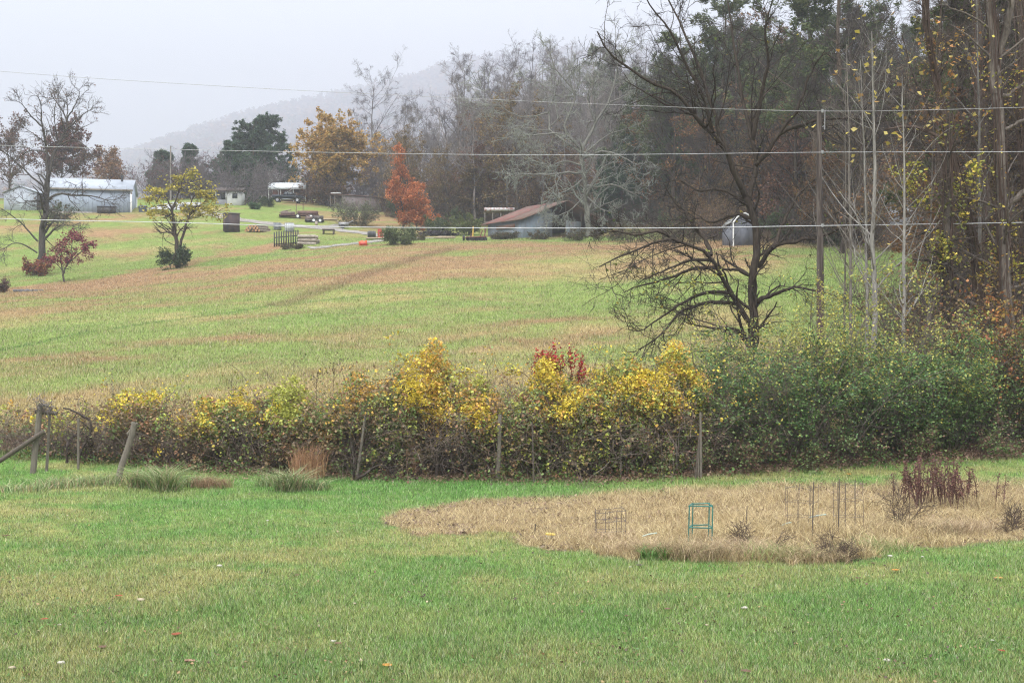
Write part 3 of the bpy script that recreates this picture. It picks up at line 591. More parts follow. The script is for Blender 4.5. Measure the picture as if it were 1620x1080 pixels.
# tall bare trees in the middle distance
for i, (px, y, h, d, lb, fat) in enumerate([
    (598, 232, 23.5, 1, 'tall pale bare tree rising above the oak', .46), (572, 240, 17, .9, 'slim bare tree next to the oak crown', .4), (640, 240, 20, 1, 'bare tree behind the narrow orange tree', .42), (668, 236, 18, 1, 'bare tree in haze beyond the orange tree', .42),
    (712, 215, 18, .6, 'dark forked bare tree with thick crooked limbs', .5), (735, 212, 25.5, 1.1, 'tallest fine twigged bare tree before the misty ridge', .4), (790, 214, 25, 1.1, 'tall bare tree with ivy on its trunk', .42),
    (830, 220, 27, 1.1, 'tall bare tree above the barn roof', .4), (770, 222, 25, 1, 'bare tree in the row above the barn', .4), (862, 214, 25, 1, 'bare tree behind the lichened tree', .42), (1010, 200, 27, .9, 'bare tree with upright forks against the pale sky', .44), (690, 205, 12, .7, 'leaning dark bare tree below the ridge', .5)]):
    r = bare_tree(250 + i, h, (.095, .085, .085) if i == 4 or i == 11 else (.14, .125, .12), (.15, .13, .13), label=lb, dens=d, spread=fat, r=h * (.017 if i in (4, 11) else .0115)); p = at(px, y); place(r, p.x, p.y, 0, 1, -.2)
# pines and russet crowns against the sky at the top
for i, (px, y, h, lb) in enumerate([(1132, 150, 31, 'tall flat topped pine behind the dark bare tree'), (1085, 152, 24, 'dark pine left of the tall flat topped pine'), (1190, 150, 23, 'dense pine below the russet crown'), (1290, 118, 31, 'tall dark pine behind the wooden pole'), (1345, 112, 31, 'tall dark pine behind the pale saplings'), (1040, 168, 18, 'low dark pine behind the lichened limbs'), (985, 172, 14, 'small dark pine behind the grey lichened tree')]):
    special(pine_tree, lb, px, 0, 270 + i, h, y=y, t0=.3 if i else .45, ln=.3, size=.5)
special(leafy_tree, 'russet oak crown against the sky beyond the pines', 1215, 0, 280, 27, ((.22, .12, .05), (.18, .10, .05), (.15, .09, .05)), y=160, m=4, size=.36, t0=.4, spread=.3)
special(leafy_tree, 'orange brown understorey tree behind the barn roof', 860, 0, 281, 9, ((.2, .10, .04), (.16, .09, .04), (.24, .13, .04)), y=182, m=6, size=.3, t0=.15)
special(leafy_tree, 'russet understorey tree beyond the shelter with posts', 780, 0, 282, 11, ((.17, .07, .05), (.14, .07, .045), (.2, .11, .05)), y=186, m=6, size=.3, t0=.15)
special(leafy_tree, 'yellow brown understorey tree close to the shelter', 742, 0, 283, 9, ((.19, .13, .05), (.13, .08, .04), (.16, .11, .05)), y=184, m=4, size=.3, t0=.15)
special(cedar, 'dark cedar in the shade behind the barn', 985, 0, 284, 12, y=172, ln=.4)

# near trees at the garden edge
def sapl(lb, px, y, top, r, seed, lean=0, col=(.22, .205, .185), yl=0, dens=1):
    base = at(px, y); tp = P(px + lean, top, y); md = P(px + lean * .35 + 2, (top + 560) / 2, y)
    lvs = [dict(cnt=30 * dens, t=(.28, .98), ang=(30, 56), ln=.27, n=7, wob=.12, trop=(0, 0, .06), rr=.33, rmin=.008, fall=.6), dict(cnt=4, t=(.2, 1), ang=(28, 55), ln=.5, n=5, wob=.13, trop=(0, 0, .04), rr=.6, rmin=.005, lmin=.4), dict(cnt=2.5, t=(.2, 1), ang=(28, 55), ln=.55, n=4, wob=.13, trop=(0, 0, .03), rr=.6, rmin=.004, lmin=.3)]
    zt = P(px, 235, y).z
    plant('sapling', lb, 'tree', base, [([base - Vector((0, 0, .3)), md, tp], r, r * .12)], lvs,
          dict(m=2, size=.2, cols=((.42, .34, .08), (.5, .4, .12), (.34, .2, .06)), w=.45, spread=.04, keep=lambda p: (p[:, 2] > zt) * yl + .003), col, (.17, .14, .125), seed)
sapl('thickest pale straight sapling right of the wooden pole', 1383, 41, 50, .12, 301, -4, yl=.10)
sapl('slim pale sapling just left of the thickest one', 1371, 42.5, 95, .075, 302, -10, yl=.03)
sapl('pale sapling with upswept fork standing alone in the grass gap', 1429, 39.5, 120, .085, 303, -2, yl=.10)
sapl('thin grey sapling close to the wooden pole', 1345, 43, 70, .075, 304, -6, (.17, .15, .13), yl=.06)
sapl('thin sapling with bare twigs between pole and dark tree', 1335, 45, 120, .05, 305, 2, (.16, .14, .12))
sapl('thin leaning sapling near the right edge thicket', 1466, 44, 60, .06, 306, 16, (.14, .12, .105), yl=.22)
sapl('grey sapling in front of the vine hung trunk', 1548, 45, -40, .10, 307, -4, (.14, .13, .12), yl=.05)
VB = (.085, .062, .05)
def viny(lb, limbs, y, seed, col, leafc, m=1, keep=None, strands=26, lv=None, nm='vine_hung_tree'):
    def extra(rng, tb, cb, lvv):
        Pn, R = lvv[0]; B, n = Pn.shape[:2]
        for k in range(strands):
            i = 0 if rng.random() < .75 else rng.integers(B); f = np.sort(rng.random(2)); f = np.array([max(0, f[0] - .3), min(1, f[1] + .3)])
            t = np.linspace(f[0], f[1], 10) * (n - 1); kk = np.minimum(t.astype(int), n - 2); c = Pn[i, kk] * (1 - (t - kk))[:, None] + Pn[i, kk + 1] * (t - kk)[:, None]
            rr_ = R[i, kk]; a = rng.random() * 6.28 + np.linspace(0, rng.normal() * 2.5, 10); off = (rr_ * rng.uniform(.85, 1.2) + .01)[:, None]
            p = c + np.stack([np.cos(a), np.sin(a), 0 * a], 1) * off + rng.normal(size=(10, 3)) * .03
            cb.tubes(p[None], np.full((1, 10), rng.uniform(.01, .026)), 4, (.10, .065, .05))
            q, ax = on_branches(rng, p[None], 34, .24, (0, 1)); q2 = q[vn(q[:, 0] * 2 + q[:, 1], q[:, 2], .8, seed) > .52]
            cb.leaves(rng, q2, .12 * rng.uniform(.6, 1.3, len(q2)), shades(rng, len(q2), leafc), w=.4)
            tw, tr_ = grow(rng, p[None], np.full((1, 10), .012), 14, ang=(40, 90), ln=.16, n=5, wob=.3, trop=(0, 0, -.08), rr=.6, rmin=.005, lmin=.3); cb.tubes(tw, tr_, 3, (.11, .075, .06))
    lv = lv or [dict(cnt=1.1, perlen=True, t=(.2, .98), ang=(40, 80), ln=.26, n=6, wob=.18, trop=(0, 0, .03), rr=.3, rmin=.014, lmin=1), dict(cnt=5, t=(.15, 1), ang=(28, 62), ln=.5, n=5, wob=.2, trop=(0, 0, .0), rr=.6, rmin=.007, lmin=.5), dict(cnt=3, t=(.15, 1), ang=(28, 62), ln=.6, n=4, wob=.2, trop=(0, 0, .0), rr=.6, rmin=.005, lmin=.35)]
    p0 = limbs[0][0][0]
    return plant(nm, lb, 'tree', (p0.x, p0.y, gz(p0.x, p0.y)), limbs, lv, dict(m=m, size=.11, cols=leafc, w=.4, keep=keep or (lambda p: .12 + 0 * p[:, 2])), col, None, seed, extra=extra)
YG_ = ((.40, .35, .07), (.30, .29, .06), (.46, .34, .07), (.38, .2, .07), (.2, .21, .06))
viny('thick vine hung trunk forking at the top of the right edge', [tr([(1600, 600), (1594, 480), (1587, 350), (1585, 250), (1578, 170), (1572, 100), (1566, 0), (1560, -60)], 42, .2, .14), tr([(1576, 150), (1583, 70), (1600, 0), (1612, -60)], 42, .14, .09), tr([(1586, 330), (1604, 315), (1640, 290), (1680, 270)], 42, .12, .04), tr([(1583, 150), (1600, 150), (1640, 110)], 42, .1, .03), tr([(1590, 205), (1620, 190), (1650, 196)], 42, .07, .03)], 42, 320, (.12, .10, .086), YG_, strands=22, keep=lambda p: .06 + .4 * (p[:, 2] < 8.5))
viny('leaning dark trunk wrapped in brown shaggy vines', [tr([(1566, 600), (1552, 470), (1540, 380), (1525, 310), (1508, 250), (1495, 190), (1482, 130), (1470, 60), (1462, -20), (1455, -80)], 43, .16, .03), tr([(1508, 250), (1480, 215), (1440, 200), (1400, 205)], 43, .08, .03)], 43, 321, VB, ((.2, .13, .05), (.25, .2, .05), (.18, .09, .05)), strands=34)
viny('dark ivy clad trunk bent toward the thicket', [tr([(1530, 590), (1516, 540), (1504, 480), (1498, 420), (1496, 340), (1499, 260), (1503, 180)], 41, .2, .1), tr([(1545, 485), (1500, 470), (1460, 467), (1436, 466)], 41, .09, .04), tr([(1530, 475), (1505, 440), (1475, 415), (1445, 410)], 41, .11, .03)], 41, 322, (.06, .05, .042), ((.1, .12, .04), (.2, .19, .04), (.14, .14, .05)), strands=26)
viny('brown trunk at the very edge behind the vine hung tree', [tr([(1640, 600), (1628, 450), (1622, 300), (1618, 150), (1610, 0)], 47, .22, .15)], 47, 323, (.07, .055, .045), ((.27, .15, .05), (.2, .17, .05)), strands=22)
viny('dim trunk with yellow creeper left of the edge trunk', [tr([(1556, 590), (1562, 430), (1558, 300), (1552, 150), (1545, 0)], 52, .2, .12)], 52, 324, (.08, .065, .055), YG_, strands=26)
rg = np.random.default_rng(7)
for i, (px, y, h) in enumerate([(1485, 58, 19), (1530, 62, 21), (1580, 60, 20), (1640, 55, 18), (1455, 78, 19), (1500, 76, 20), (1550, 82, 22), (1610, 76, 21), (1670, 64, 20), (1420, 96, 20), (1470, 95, 22), (1330, 108, 20), (1375, 104, 21), (1700, 52, 18), (1260, 122, 20)]):
    if 1395 < px < 1490 and y > 66: continue
    p = at(px, y); dup(bares_d[i % 4], (p.x, p.y, p.z - .1), rg.random() * 6.3, h / [21, 19, 23, 17][i % 4], 'bare dark tree among the stand behind the vine hung trunks', 'bare trees behind the vine hung trunks')
for i, (px, y, h) in enumerate([(1500, 68, 20), (1590, 70, 22), (1440, 88, 21), (1660, 60, 20)]):
    if 1395 < px < 1490 and y > 66: continue
    p = at(px, y); dup(pines[i % 3], (p.x, p.y, p.z - .1), rg.random() * 6.3, h / [21, 18, 23][i % 3], 'dark pine among the stand behind the vine hung trunks', 'pines behind the vine hung trunks')
for i, (px, y, h) in enumerate([(1300, 112, 9), (1345, 116, 11), (1250, 124, 10), (1440, 100, 9), (1500, 98, 10), (1560, 70, 8), (1610, 72, 9), (1460, 108, 14), (1650, 70, 10), (1535, 60, 12), (1560, 66, 13), (1620, 62, 12), (1475, 84, 13), (1680, 58, 12), (1590, 80, 14), (1540, 90, 15), (1400, 110, 13)]):
    if 1395 < px < 1490 and y > 66: continue
    p = at(px, y); dup(rus[i % 3], (p.x, p.y, p.z - .1), rg.random() * 6.3, h / [14, 17, 10][i % 3], 'russet leafed tree among the stand behind the vine hung trunks', 'russet trees behind the vine hung trunks')
for i in range(60):
    px = rg.uniform(1450, 1720); y = rg.uniform(44, 100); p = at(px, y)
    if px < 1500 and y > 60: continue
    k = [1, 3, 0, 1][i % 4]; dup(brs[k], (p.x, p.y, p.z - .1), rg.random() * 6.3, rg.uniform(.8, 1.2), 'brown brush filling the stand behind the vine hung trunks', 'brush behind the vine hung trunks')

def creeper(label, px, y, rows, w_, n, cols, seed, size=.12):
    rng = np.random.default_rng(seed); b0 = at(px, y); root = thing('creeper', label, 'vine', b0); m = 9
    S = np.stack([P(px + rng.normal() * w_, rows[0] + rng.uniform(-12, 30), y + rng.normal() * .3) for _ in range(m)]); Dr = np.tile([[0, 0, -1.]], (m, 1)) + rng.normal(size=(m, 3)) * .25
    W = walk(rng, S, Dr, (rows[1] - rows[0]) / F * y * rng.uniform(.5, 1, m), 12, .16, (0, 0, -.04)); sm = MB(); sm.tubes(W, np.full((m, 12), .008), 4, (.10, .075, .055))
    Pa, Ra = grow(rng, W, np.full((m, 12), .008), 8, t=(.02, 1), ang=(40, 90), ln=.13, n=5, wob=.25, trop=(0, 0, -.05), rr=.6, rmin=.005, lmin=.25, fall=.2); sm.tubes(Pa, Ra, 3, (.11, .08, .06)); sm.build('stems', BARK, root)
    q, _ = on_branches(rng, Pa, n, .06, (.1, 1)); q = q[vn(q[:, 0] * 1.6, q[:, 2], .5, seed) > .38]; lm = MB(); lm.leaves(rng, q, size * rng.uniform(.5, 1.4, len(q)), shades(rng, len(q), cols), w=.44); lm.build('leaves', LEAF, root)
YC = ((.42, .37, .06), (.32, .32, .06), (.5, .38, .07), (.22, .24, .06)); OC = ((.46, .22, .07), (.38, .16, .06), (.44, .3, .07), (.2, .16, .06))
creeper('bright yellow green creeper curtain beside the vine hung trunk', 1548, 41.5, (232, 385), 9, 7, YC, 351); creeper('yellow creeper hanging between the two edge trunks', 1592, 43, (340, 470), 10, 7, YC, 352); creeper('olive yellow creeper low on the dim trunk', 1562, 42, (380, 500), 12, 6, ((.4, .33, .07), (.36, .24, .06), (.25, .25, .06)), 353)
creeper('small yellow creeper tuft on the leaning dark trunk', 1497, 40.8, (355, 430), 7, 6, YC, 354, .1); creeper('orange leafed creeper above the edge bramble', 1590, 40.5, (460, 590), 20, 6, OC, 355, .13); creeper('sparse yellow creeper near the lone sapling', 1440, 40, (250, 330), 10, 4, YC, 356, .1); creeper('orange creeper leaves by the leaning dark trunk', 1545, 40, (480, 600), 14, 4, OC, 357, .13); creeper('high orange brown creeper leaves in the edge tree tops', 1500, 46, (20, 190), 40, 4, OC, 358, .13)
for i, (px, y, h) in enumerate([(1560, 74, 12), (1600, 58, 10), (1650, 66, 13), (1515, 90, 13), (1350, 120, 12), (1275, 128, 11), (1230, 134, 12), (1180, 140, 11)]):
    p = at(px, y); dup(rus[i % 3], (p.x, p.y, p.z - .1), i * 1.7, h / [14, 17, 10][i % 3], 'russet leafed tree deep in the woods between pole and edge trunks', 'russet trees deep in the woods')
# ------------------------------------------------------------------ overgrown fence line
HT = [(-300, 650), (0, 650), (60, 646), (130, 652), (170, 630), (200, 612), (260, 616), (300, 634), (345, 642), (375, 612), (395, 624), (422, 632), (440, 612), (470, 612), (500, 640), (522, 644), (545, 616), (580, 606), (620, 600), (650, 590), (680, 574), (702, 584), (735, 606), (770, 612), (805, 626), (832, 612), (852, 588), (885, 578), (930, 592), (965, 610), (1000, 598), (1040, 588), (1075, 574), (1130, 600), (1200, 640)]
YW, OG, YGN, BRN, GRN, RDB = (.58, .45, .06), (.56, .34, .08), (.36, .37, .08), (.27, .19, .10), (.18, .235, .08), (.30, .16, .09)
def thicket(label, px0, px1, cols_top, cols_low, nleaf, seed, dens_low=1.0, stems=160, depth=2.4, size=.074, topmul=1.0, stemcol=(.15, .12, .10), group='vine thickets along the old fence'):
    rng = np.random.default_rng(seed); pc = (px0 + px1) / 2; yc = float(hedge_y(pc)); root = thing('vine_thicket', label, 'thicket', at(pc, yc + .8), group)
    hw = (px1 - px0) / 2
    def top(px, x, y):
        row = np.interp(px, [p[0] for p in HT], [p[1] for p in HT]); y0 = hedge_y(px) + 1.0
        h = (ZC + (HR - row) * y0 / F - ground(px * 0 + (px - CX) / F * y0, y0)) * topmul
        edge = .84 + .16 * np.clip((hw * 1.12 - np.abs(px - pc)) / (hw * .4), 0, 1) ** .5
        return np.maximum(h * edge * (.74 + .52 * vn(x, y * .5, .6, seed)) + (vn(x, y, .21, 9) - .5) * .25, .2)
    n = int(nleaf * 2.3 / 7); px = rng.uniform(px0 - hw * .12, px1 + hw * .12, n); u = rng.random(n); y = hedge_y(px) + u * depth - .25 + (vn((px - CX) / F * 32, 0 * px, 1.1, seed + 9) - .5) * .9; x = (px - CX) / F * y; tp = top(px, x, y) * np.sin((u * .8 + .2) * PI * .86) ** .4
    v = rng.random(n); kind = rng.random(n)
    f = np.where(kind < .42, 1 - .32 * v ** 1.6, v)                       # crown shell, or anywhere below
    clump = fbm(x * 1.0, f * tp * 1.0 + y * .5, .5, seed + 3, 3); keep = (clump > .40 + .08 * (f < .7)) | (rng.random(n) < .12)
    z = ground(x, y) + f * tp; kk = keep & ((f > .55) | (rng.random(n) < dens_low))
    gt = np.interp(px, [p[0] for p in HT], [p[1] for p in HT]); gt = (ZC + (HR - gt) * (hedge_y(px) + 1) / F) * topmul; hue = np.clip(f * tp / gt, 0, 1.05) + .12 * (f > .9) + (fbm(x, y + f, .7, seed + 6, 3) - .5) * 1.1 + rng.normal(size=n) * .08
    up_ = np.clip((fbm(x * 1.1, f * tp + y * .4, .95, seed + 11, 3) - .5) * 2.1 + .5 + (rng.random(n) - .5) * .45, 0, .999); ct = np.array(cols_top[0], float)[np.minimum(np.searchsorted(np.cumsum(cols_top[1]), up_), len(cols_top[0]) - 1)] * (1 + .35 * (rng.random((n, 1)) - .5) * 2); cl = shades(rng, n, *cols_low); wt = ss(.55, .85, hue)
    col = np.where((rng.random(n) < wt)[:, None], ct, cl)
    c0 = np.stack([x, y, z], -1)[kk]; mm = 7; dd = rng.normal(size=(len(c0), 3)) * [1, .7, .5] + [0, 0, -.35]; dd = nrm(dd) * rng.uniform(.12, .42, (len(c0), 1)); tt = rng.random((len(c0), mm, 1)); cl_ = c0[:, None] + dd[:, None] * tt + np.array([0, 0, -.12]) * tt ** 2 + rng.normal(size=(len(c0), mm, 3)) * .035
    lm = MB(); lm.leaves(rng, cl_.reshape(-1, 3), np.repeat(size * rng.uniform(.6, 1.3, len(c0)), mm) * rng.uniform(.6, 1.25, len(c0) * mm), np.repeat(col[kk], mm, 0) * rng.uniform(.7, 1.3, (len(c0) * mm, 1)), w=.42, up=.15)
    # tangled canes: some standing, some arching over, many hanging thin
    sm = MB(); m = stems; px = rng.uniform(px0, px1, m); y = hedge_y(px) + rng.random(m) * depth; x = (px - CX) / F * y; tp = top(px, x, y)
    S = np.stack([x, y, ground(x, y) - .05], -1); Dr = rng.normal(size=(m, 3)) * .45; Dr[:, 2] = 1
    W = walk(rng, S, Dr, tp * rng.uniform(.7, 1.35, m), 9, .22, (0, 0, -.06)); R = np.linspace(1, .4, 9)[None] * rng.uniform(.005, .014, (m, 1)); sm.tubes(W, R, 4, stemcol, .5)
    Pa, Ra = grow(rng, W, R, 6, t=(.2, 1), ang=(30, 85), ln=.5, n=6, wob=.3, trop=(0, 0, -.07), rr=.65, rmin=.004, lmin=.3); sm.tubes(Pa, Ra, 3, shades(rng, len(Pa), [stemcol, (.19, .14, .12), (.12, .085, .07)]), .4)
    Pb, Rb = grow(rng, Pa, Ra, 1.6, t=(.2, 1), ang=(30, 85), ln=.6, n=5, wob=.3, trop=(0, 0, -.08), rr=.7, rmin=.003, lmin=.25); sm.tubes(Pb, Rb, 3, (.19, .15, .125), .5)
    q, _ = on_branches(rng, Pb, 3, .05, (.1, 1.1)); q1, _ = on_branches(rng, Pa, 2, .05, (.3, 1)); q = np.concatenate([q, q1]); gq = ZC + (HR - np.interp(q[:, 0] / q[:, 1] * F + CX, [p[0] for p in HT], [p[1] for p in HT])) * q[:, 1] / F
    hq = (q[:, 2] - ground(q[:, 0], q[:, 1])) / np.maximum(gq, .5); wq = ss(.5, .8, hq + (fbm(q[:, 0], q[:, 2], .7, seed + 6, 3) - .5) * .9); kq = rng.random(len(q)) < (.10 + .75 * ss(.35, .75, hq)) * min(1, nleaf / 8000) * (.4 + .9 * (fbm(q[:, 0] * 1.3, q[:, 2], .6, seed + 8, 2) > .48))
    cq = np.where((rng.random(len(q)) < wq)[:, None], shades(rng, len(q), *cols_top), shades(rng, len(q), *cols_low)); lm.leaves(rng, q[kq], size * rng.uniform(.5, 1.4, kq.sum()), cq[kq], w=.42, up=.15)
    sm.build('stems', BARK, root); lm.build('leaves', LEAF, root); return root
mixy = ([YW, OG, YGN, GRN, BRN], [.24, .16, .2, .2, .2]); greeny = ([YGN, YW, GRN, BRN], [.42, .15, .25, .18]); browny = ([BRN, OG, GRN, RDB, YGN], [.35, .2, .2, .15, .1])
low1 = ([GRN, BRN, RDB, YGN, (.09, .12, .045)], [.34, .28, .1, .14, .14]); lowb = ([BRN, RDB, GRN, (.16, .125, .08)], [.36, .16, .26, .22])
thicket('sparse bare bramble with scattered yellow leaves beyond the leftmost posts', -260, 60, ([YW, OG, BRN, YGN], [.35, .2, .25, .2]), lowb, 2600, 401, .5, 150)
thicket('tangled bare vine stems between the twin posts and the leaning post', 60, 200, ([YW, BRN, YGN], [.3, .5, .2]), lowb, 2600, 402, .5, 170, stemcol=(.13, .105, .095))
thicket('bramble with bright yellow sprays above the leaning post', 185, 330, ([YW, YGN, OG, BRN], [.34, .26, .08, .32]), lowb, 7000, 403, .7, 170)
thicket('brown bramble with a band of yellow leaves before the red grass tuft', 320, 430, mixy, low1, 7500, 404, .8, 140)
thicket('mound of lime yellow vine over brown bramble behind the red grass tuft', 415, 530, greeny, lowb, 8500, 405, .8, 140)
thicket('dark brown green vine mound over the pair of slanted posts', 515, 650, browny, low1, 11500, 406, 1, 170)
thicket('peaked vine mound with the brightest golden leaves', 640, 770, ([YW, OG, YGN, BRN, GRN], [.36, .24, .16, .14, .1]), lowb, 11500, 407, .8, 170)
thicket('vine roof sagging over the tall weathered post', 755, 860, browny, low1, 9500, 408, 1, 150)
thicket('golden vine bank below the red sumac heads', 845, 960, ([YW, OG, YGN, GRN, BRN], [.32, .18, .2, .18, .12]), low1, 11500, 409, 1, 130)
thicket('golden and green vine bank next to the triple thin poles', 945, 1110, ([YW, OG, YGN, GRN, BRN], [.28, .15, .22, .22, .13]), ([GRN, BRN, (.09, .12, .045), YGN, RDB], [.32, .25, .18, .15, .1]), 15500, 410, 1, 170)
# trailing yellow sprays that stick out of the mounds
def spray(label, pts, seed, cols=([YW, YGN], [.7, .3]), y=None, m=60):
    rng = np.random.default_rng(seed); y = y or float(hedge_y(pts[0][0])) + 1.2; root = thing('vine_spray', label, 'vine', at(pts[0][0], y))
    W = resample([P(a, b_, y) for a, b_ in pts], 14)[None]; R = np.linspace(.012, .005, 14)[None]; sm = MB(); sm.tubes(W, R, 4, (.09, .07, .05))
    Pa, Ra = grow(rng, W, R, 16, t=(.1, 1), ang=(30, 80), ln=.2, n=4, wob=.25, rr=.6, rmin=.004, lmin=.2, fall=.3); sm.tubes(Pa, Ra, 3, (.09, .07, .05))
    q, a = on_branches(rng, np.concatenate([Pa]), 5, .05); q2, a2 = on_branches(rng, W, m, .06, (0, 1)); q = np.concatenate([q, q2])
    lm = MB(); lm.leaves(rng, q, .085 * rng.uniform(.6, 1.2, len(q)), shades(rng, len(q), *cols), w=.42); sm.build('stems', BARK, root); lm.build('leaves', LEAF, root)
spray('golden vine spray reaching up and out over the field from the peaked mound', [(690, 640), (680, 600), (665, 580), (645, 572), (628, 564)], 421)
spray('lime yellow vine spray pointing toward the field from the peaked mound', [(690, 650), (700, 605), (722, 590), (742, 588)], 422, ([YGN, YW], [.6, .4]))
spray('upright golden vine spray on the peaked mound', [(678, 650), (682, 600), (676, 578)], 423, m=110)
spray('thin yellow vine arm stretching out beside the sumac', [(850, 640), (838, 600), (815, 585), (795, 590)], 424)
spray('yellow vine arm climbing along the big green shrub', [(1010, 650), (1028, 605), (1045, 575), (1062, 555)], 425)
spray('short yellow vine spray at the foot of the brown bramble', [(378, 650), (380, 625), (384, 612)], 426, m=40)
# bare seed stalks
def stalk(label, px, top, seed, y=None, name='weed_stalk', col=(.07, .05, .04), h0=.6, head=True, br=14, ln=.22, hs=.05):
    rng = np.random.default_rng(seed); y = y or float(hedge_y(px)) + 1.5; b0 = at(px, y); t = P(px + rng.normal() * 3, top, y); root = thing(name, label, 'dry weed', b0)
    W = resample([b0, b0.lerp(t, .5) + Vector((rng.normal() * .05, 0, 0)), t], 9)[None]; R = np.linspace(.012, .004, 9)[None]; sm = MB(); sm.tubes(W, R, 4, col)
    Pa, Ra = grow(rng, W, R, br, t=(h0, 1), ang=(25, 55), ln=ln, n=4, wob=.15, trop=(0, 0, .05), rr=.6, rmin=.003, lmin=.12, fall=.5); sm.tubes(Pa, Ra, 3, col)
    sm.build('stems', BARK, root)
    if head:
        q, a = on_branches(rng, Pa, 5, .02, (.4, 1)); lm = MB(); lm.leaves(rng, q, hs * rng.uniform(.6, 1.3, len(q)), shades(rng, len(q), [col, (.1, .07, .05)]), w=.35); lm.build('seed_heads', LEAF, root)
    return root
stalk('tall dry weed with dark seed head above the golden mound', 677, 552, 431); stalk('branched dry weed standing behind the lime yellow mound', 528, 574, 432, h0=.75, ln=.3); stalk('shorter branched dry weed left of the brown mound', 494, 592, 433, h0=.8)
stalk('dry weed stalk behind the brown bramble', 370, 603, 434); stalk('pale dry weed rising behind the bright yellow sprays', 178, 594, 435, col=(.3, .27, .2))
# red sumac
sy = float(hedge_y(870)) + 1.3; sm_ = at(872, sy)
def red_heads(rng, tb, cb, lv):
    tips = lv[0][0][:, -1]
    for tpt in np.concatenate([tips, lv[1][0][:, -1]]):
        d = rng.normal(size=(26, 3)) * np.array([.035, .035, .09]) + [0, 0, -.05]; cb.leaves(rng, tpt + d, .075, shades(rng, 26, [(.34, .03, .04), (.26, .025, .04), (.40, .06, .05)]), w=.35)
plant('red_sumac', 'sumac with drooping crimson leaf clusters rising over the golden vines', 'shrub', sm_,
      [tr([(876, 700), (874, 630), (868, 590), (862, 566)], sy, .025, .01), tr([(875, 680), (884, 610), (893, 575), (901, 562)], sy, .02, .008, .3), tr([(874, 650), (868, 600), (850, 562)], sy, .02, .008, -.3), tr([(876, 660), (882, 600), (880, 572)], sy, .02, .008, .2), tr([(878, 680), (900, 620), (920, 578)], sy, .02, .008, .2), tr([(874, 650), (880, 610), (872, 560)], sy, .018, .008, .3)],
      [dict(cnt=6, t=(.6, 1), ang=(30, 65), ln=.3, n=5, wob=.15, rr=.6, rmin=.004, lmin=.2)], dict(m=6, size=.09, cols=[YW, YGN, (.34, .05, .05)], p=[.4, .3, .3], w=.36), (.07, .055, .045), None, 436, extra=red_heads)

# ------------------------------------------------------------------ big green shrubs on the right
PG = ((.105, .18, .06), (.135, .22, .07), (.185, .265, .08), (.08, .135, .05))
def privet(label, px, dy, h, w_, seed, cols=PG, ycol=((.42, .37, .08), (.31, .32, .08)), stems=22, m=6, size=.075, yel=.35, bark=(.15, .125, .105)):
    rng = np.random.default_rng(seed); y = float(hedge_y(px)) + dy; base = at(px, y)
    a = rng.random(stems) * 2 * PI; r = rng.random(stems) ** .5 * .6 * w_ * .3; S = np.stack([np.cos(a) * r, np.sin(a) * r * .8, 0 * a], 1) + np.array(list(base)); S[:, 2] = ground(S[:, 0], S[:, 1]) - .05
    Dr = np.stack([np.cos(a) * w_ * .5 / h, np.sin(a) * w_ * .4 / h, np.ones(stems)], 1) + rng.normal(size=(stems, 3)) * .18
    W = walk(rng, S, Dr, h * rng.uniform(.55, 1.15, stems), 9, .1, (0, 0, -.05)); limbs = [(list(w__), .02, .006) for w__ in W]
    ztop = base.z + h * .62
    def cf(rng, p):
        n = len(p); t = ss(-.9, .9, p[:, 2] - ztop + (fbm(p[:, 0], p[:, 2], 1.2, seed, 2) - .5) * 2.4)
        return np.where((rng.random(n) < t * yel + .06)[:, None], shades(rng, n, ycol), shades(rng, n, cols))
    lv = [dict(cnt=13, t=(.12, 1), ang=(30, 75), ln=.42, n=6, wob=.17, trop=(0, 0, .0), rr=.6, rmin=.005, lmin=.4), dict(cnt=6.5, t=(.15, 1), ang=(30, 70), ln=.55, n=5, wob=.2, trop=(0, 0, .0), rr=.7, rmin=.0035, lmin=.25)]
    lo = base.z
    return plant('privet_shrub', label, 'shrub', base, limbs, lv, dict(m=m, size=size, colf=cf, w=.36, spread=.05, keep=lambda p: np.clip(.30 + (p[:, 2] - lo) * .22 + (fbm(p[:, 0] + p[:, 1], p[:, 2], .9, seed + 2, 3) - .5) * 3.0, .05, 1)), bark, None, seed, 'privet shrubs at the garden edge', sides=4, n_trunk_levels=0, nodes=9)
PD = ((.08, .15, .05), (.105, .19, .06), (.14, .225, .065), (.065, .11, .045)); PY = ((.2, .245, .07), (.25, .265, .08), (.13, .185, .055), (.32, .27, .08))
privet('loose yellowish shrub with arching twigs behind the triple thin poles', 1105, 2.0, 3.5, 3.6, 441, yel=.7, m=4, bark=(.17, .14, .115))
privet('open leaning shrub between the poles and the dark tree foot', 1165, 1.2, 3.6, 3.2, 442, yel=.5, m=5)
privet('dense dark green shrub under the dark bare tree', 1235, .7, 3.2, 3.4, 443, m=9, cols=PD, yel=.15)
privet('tall yellow topped shrub behind the dense dark green one', 1275, 2.8, 4.9, 3.0, 444, yel=.9, m=5, cols=PY)
privet('dense green shrub in front of the wooden pole', 1325, .8, 3.6, 3.3, 445, m=9, cols=PD)
privet('olive topped shrub hiding the foot of the saplings', 1375, 2.4, 4.7, 3.0, 446, yel=.8, m=5, cols=PY)
privet('broad green shrub right of the wooden pole', 1425, .9, 3.3, 3.2, 447, m=8, cols=PD, yel=.2)
privet('dull green shrub behind the dead garden stalks', 1490, 1.2, 3.3, 3.2, 448, m=7, yel=.3)
privet('shaded thin shrub below the leaning vine trunk', 1550, 1.6, 3.2, 3.0, 449, m=5, yel=.3)
privet('dark thin shrub at the right edge of the garden', 1610, 1.0, 3.2, 3.0, 450, m=5, yel=.2)
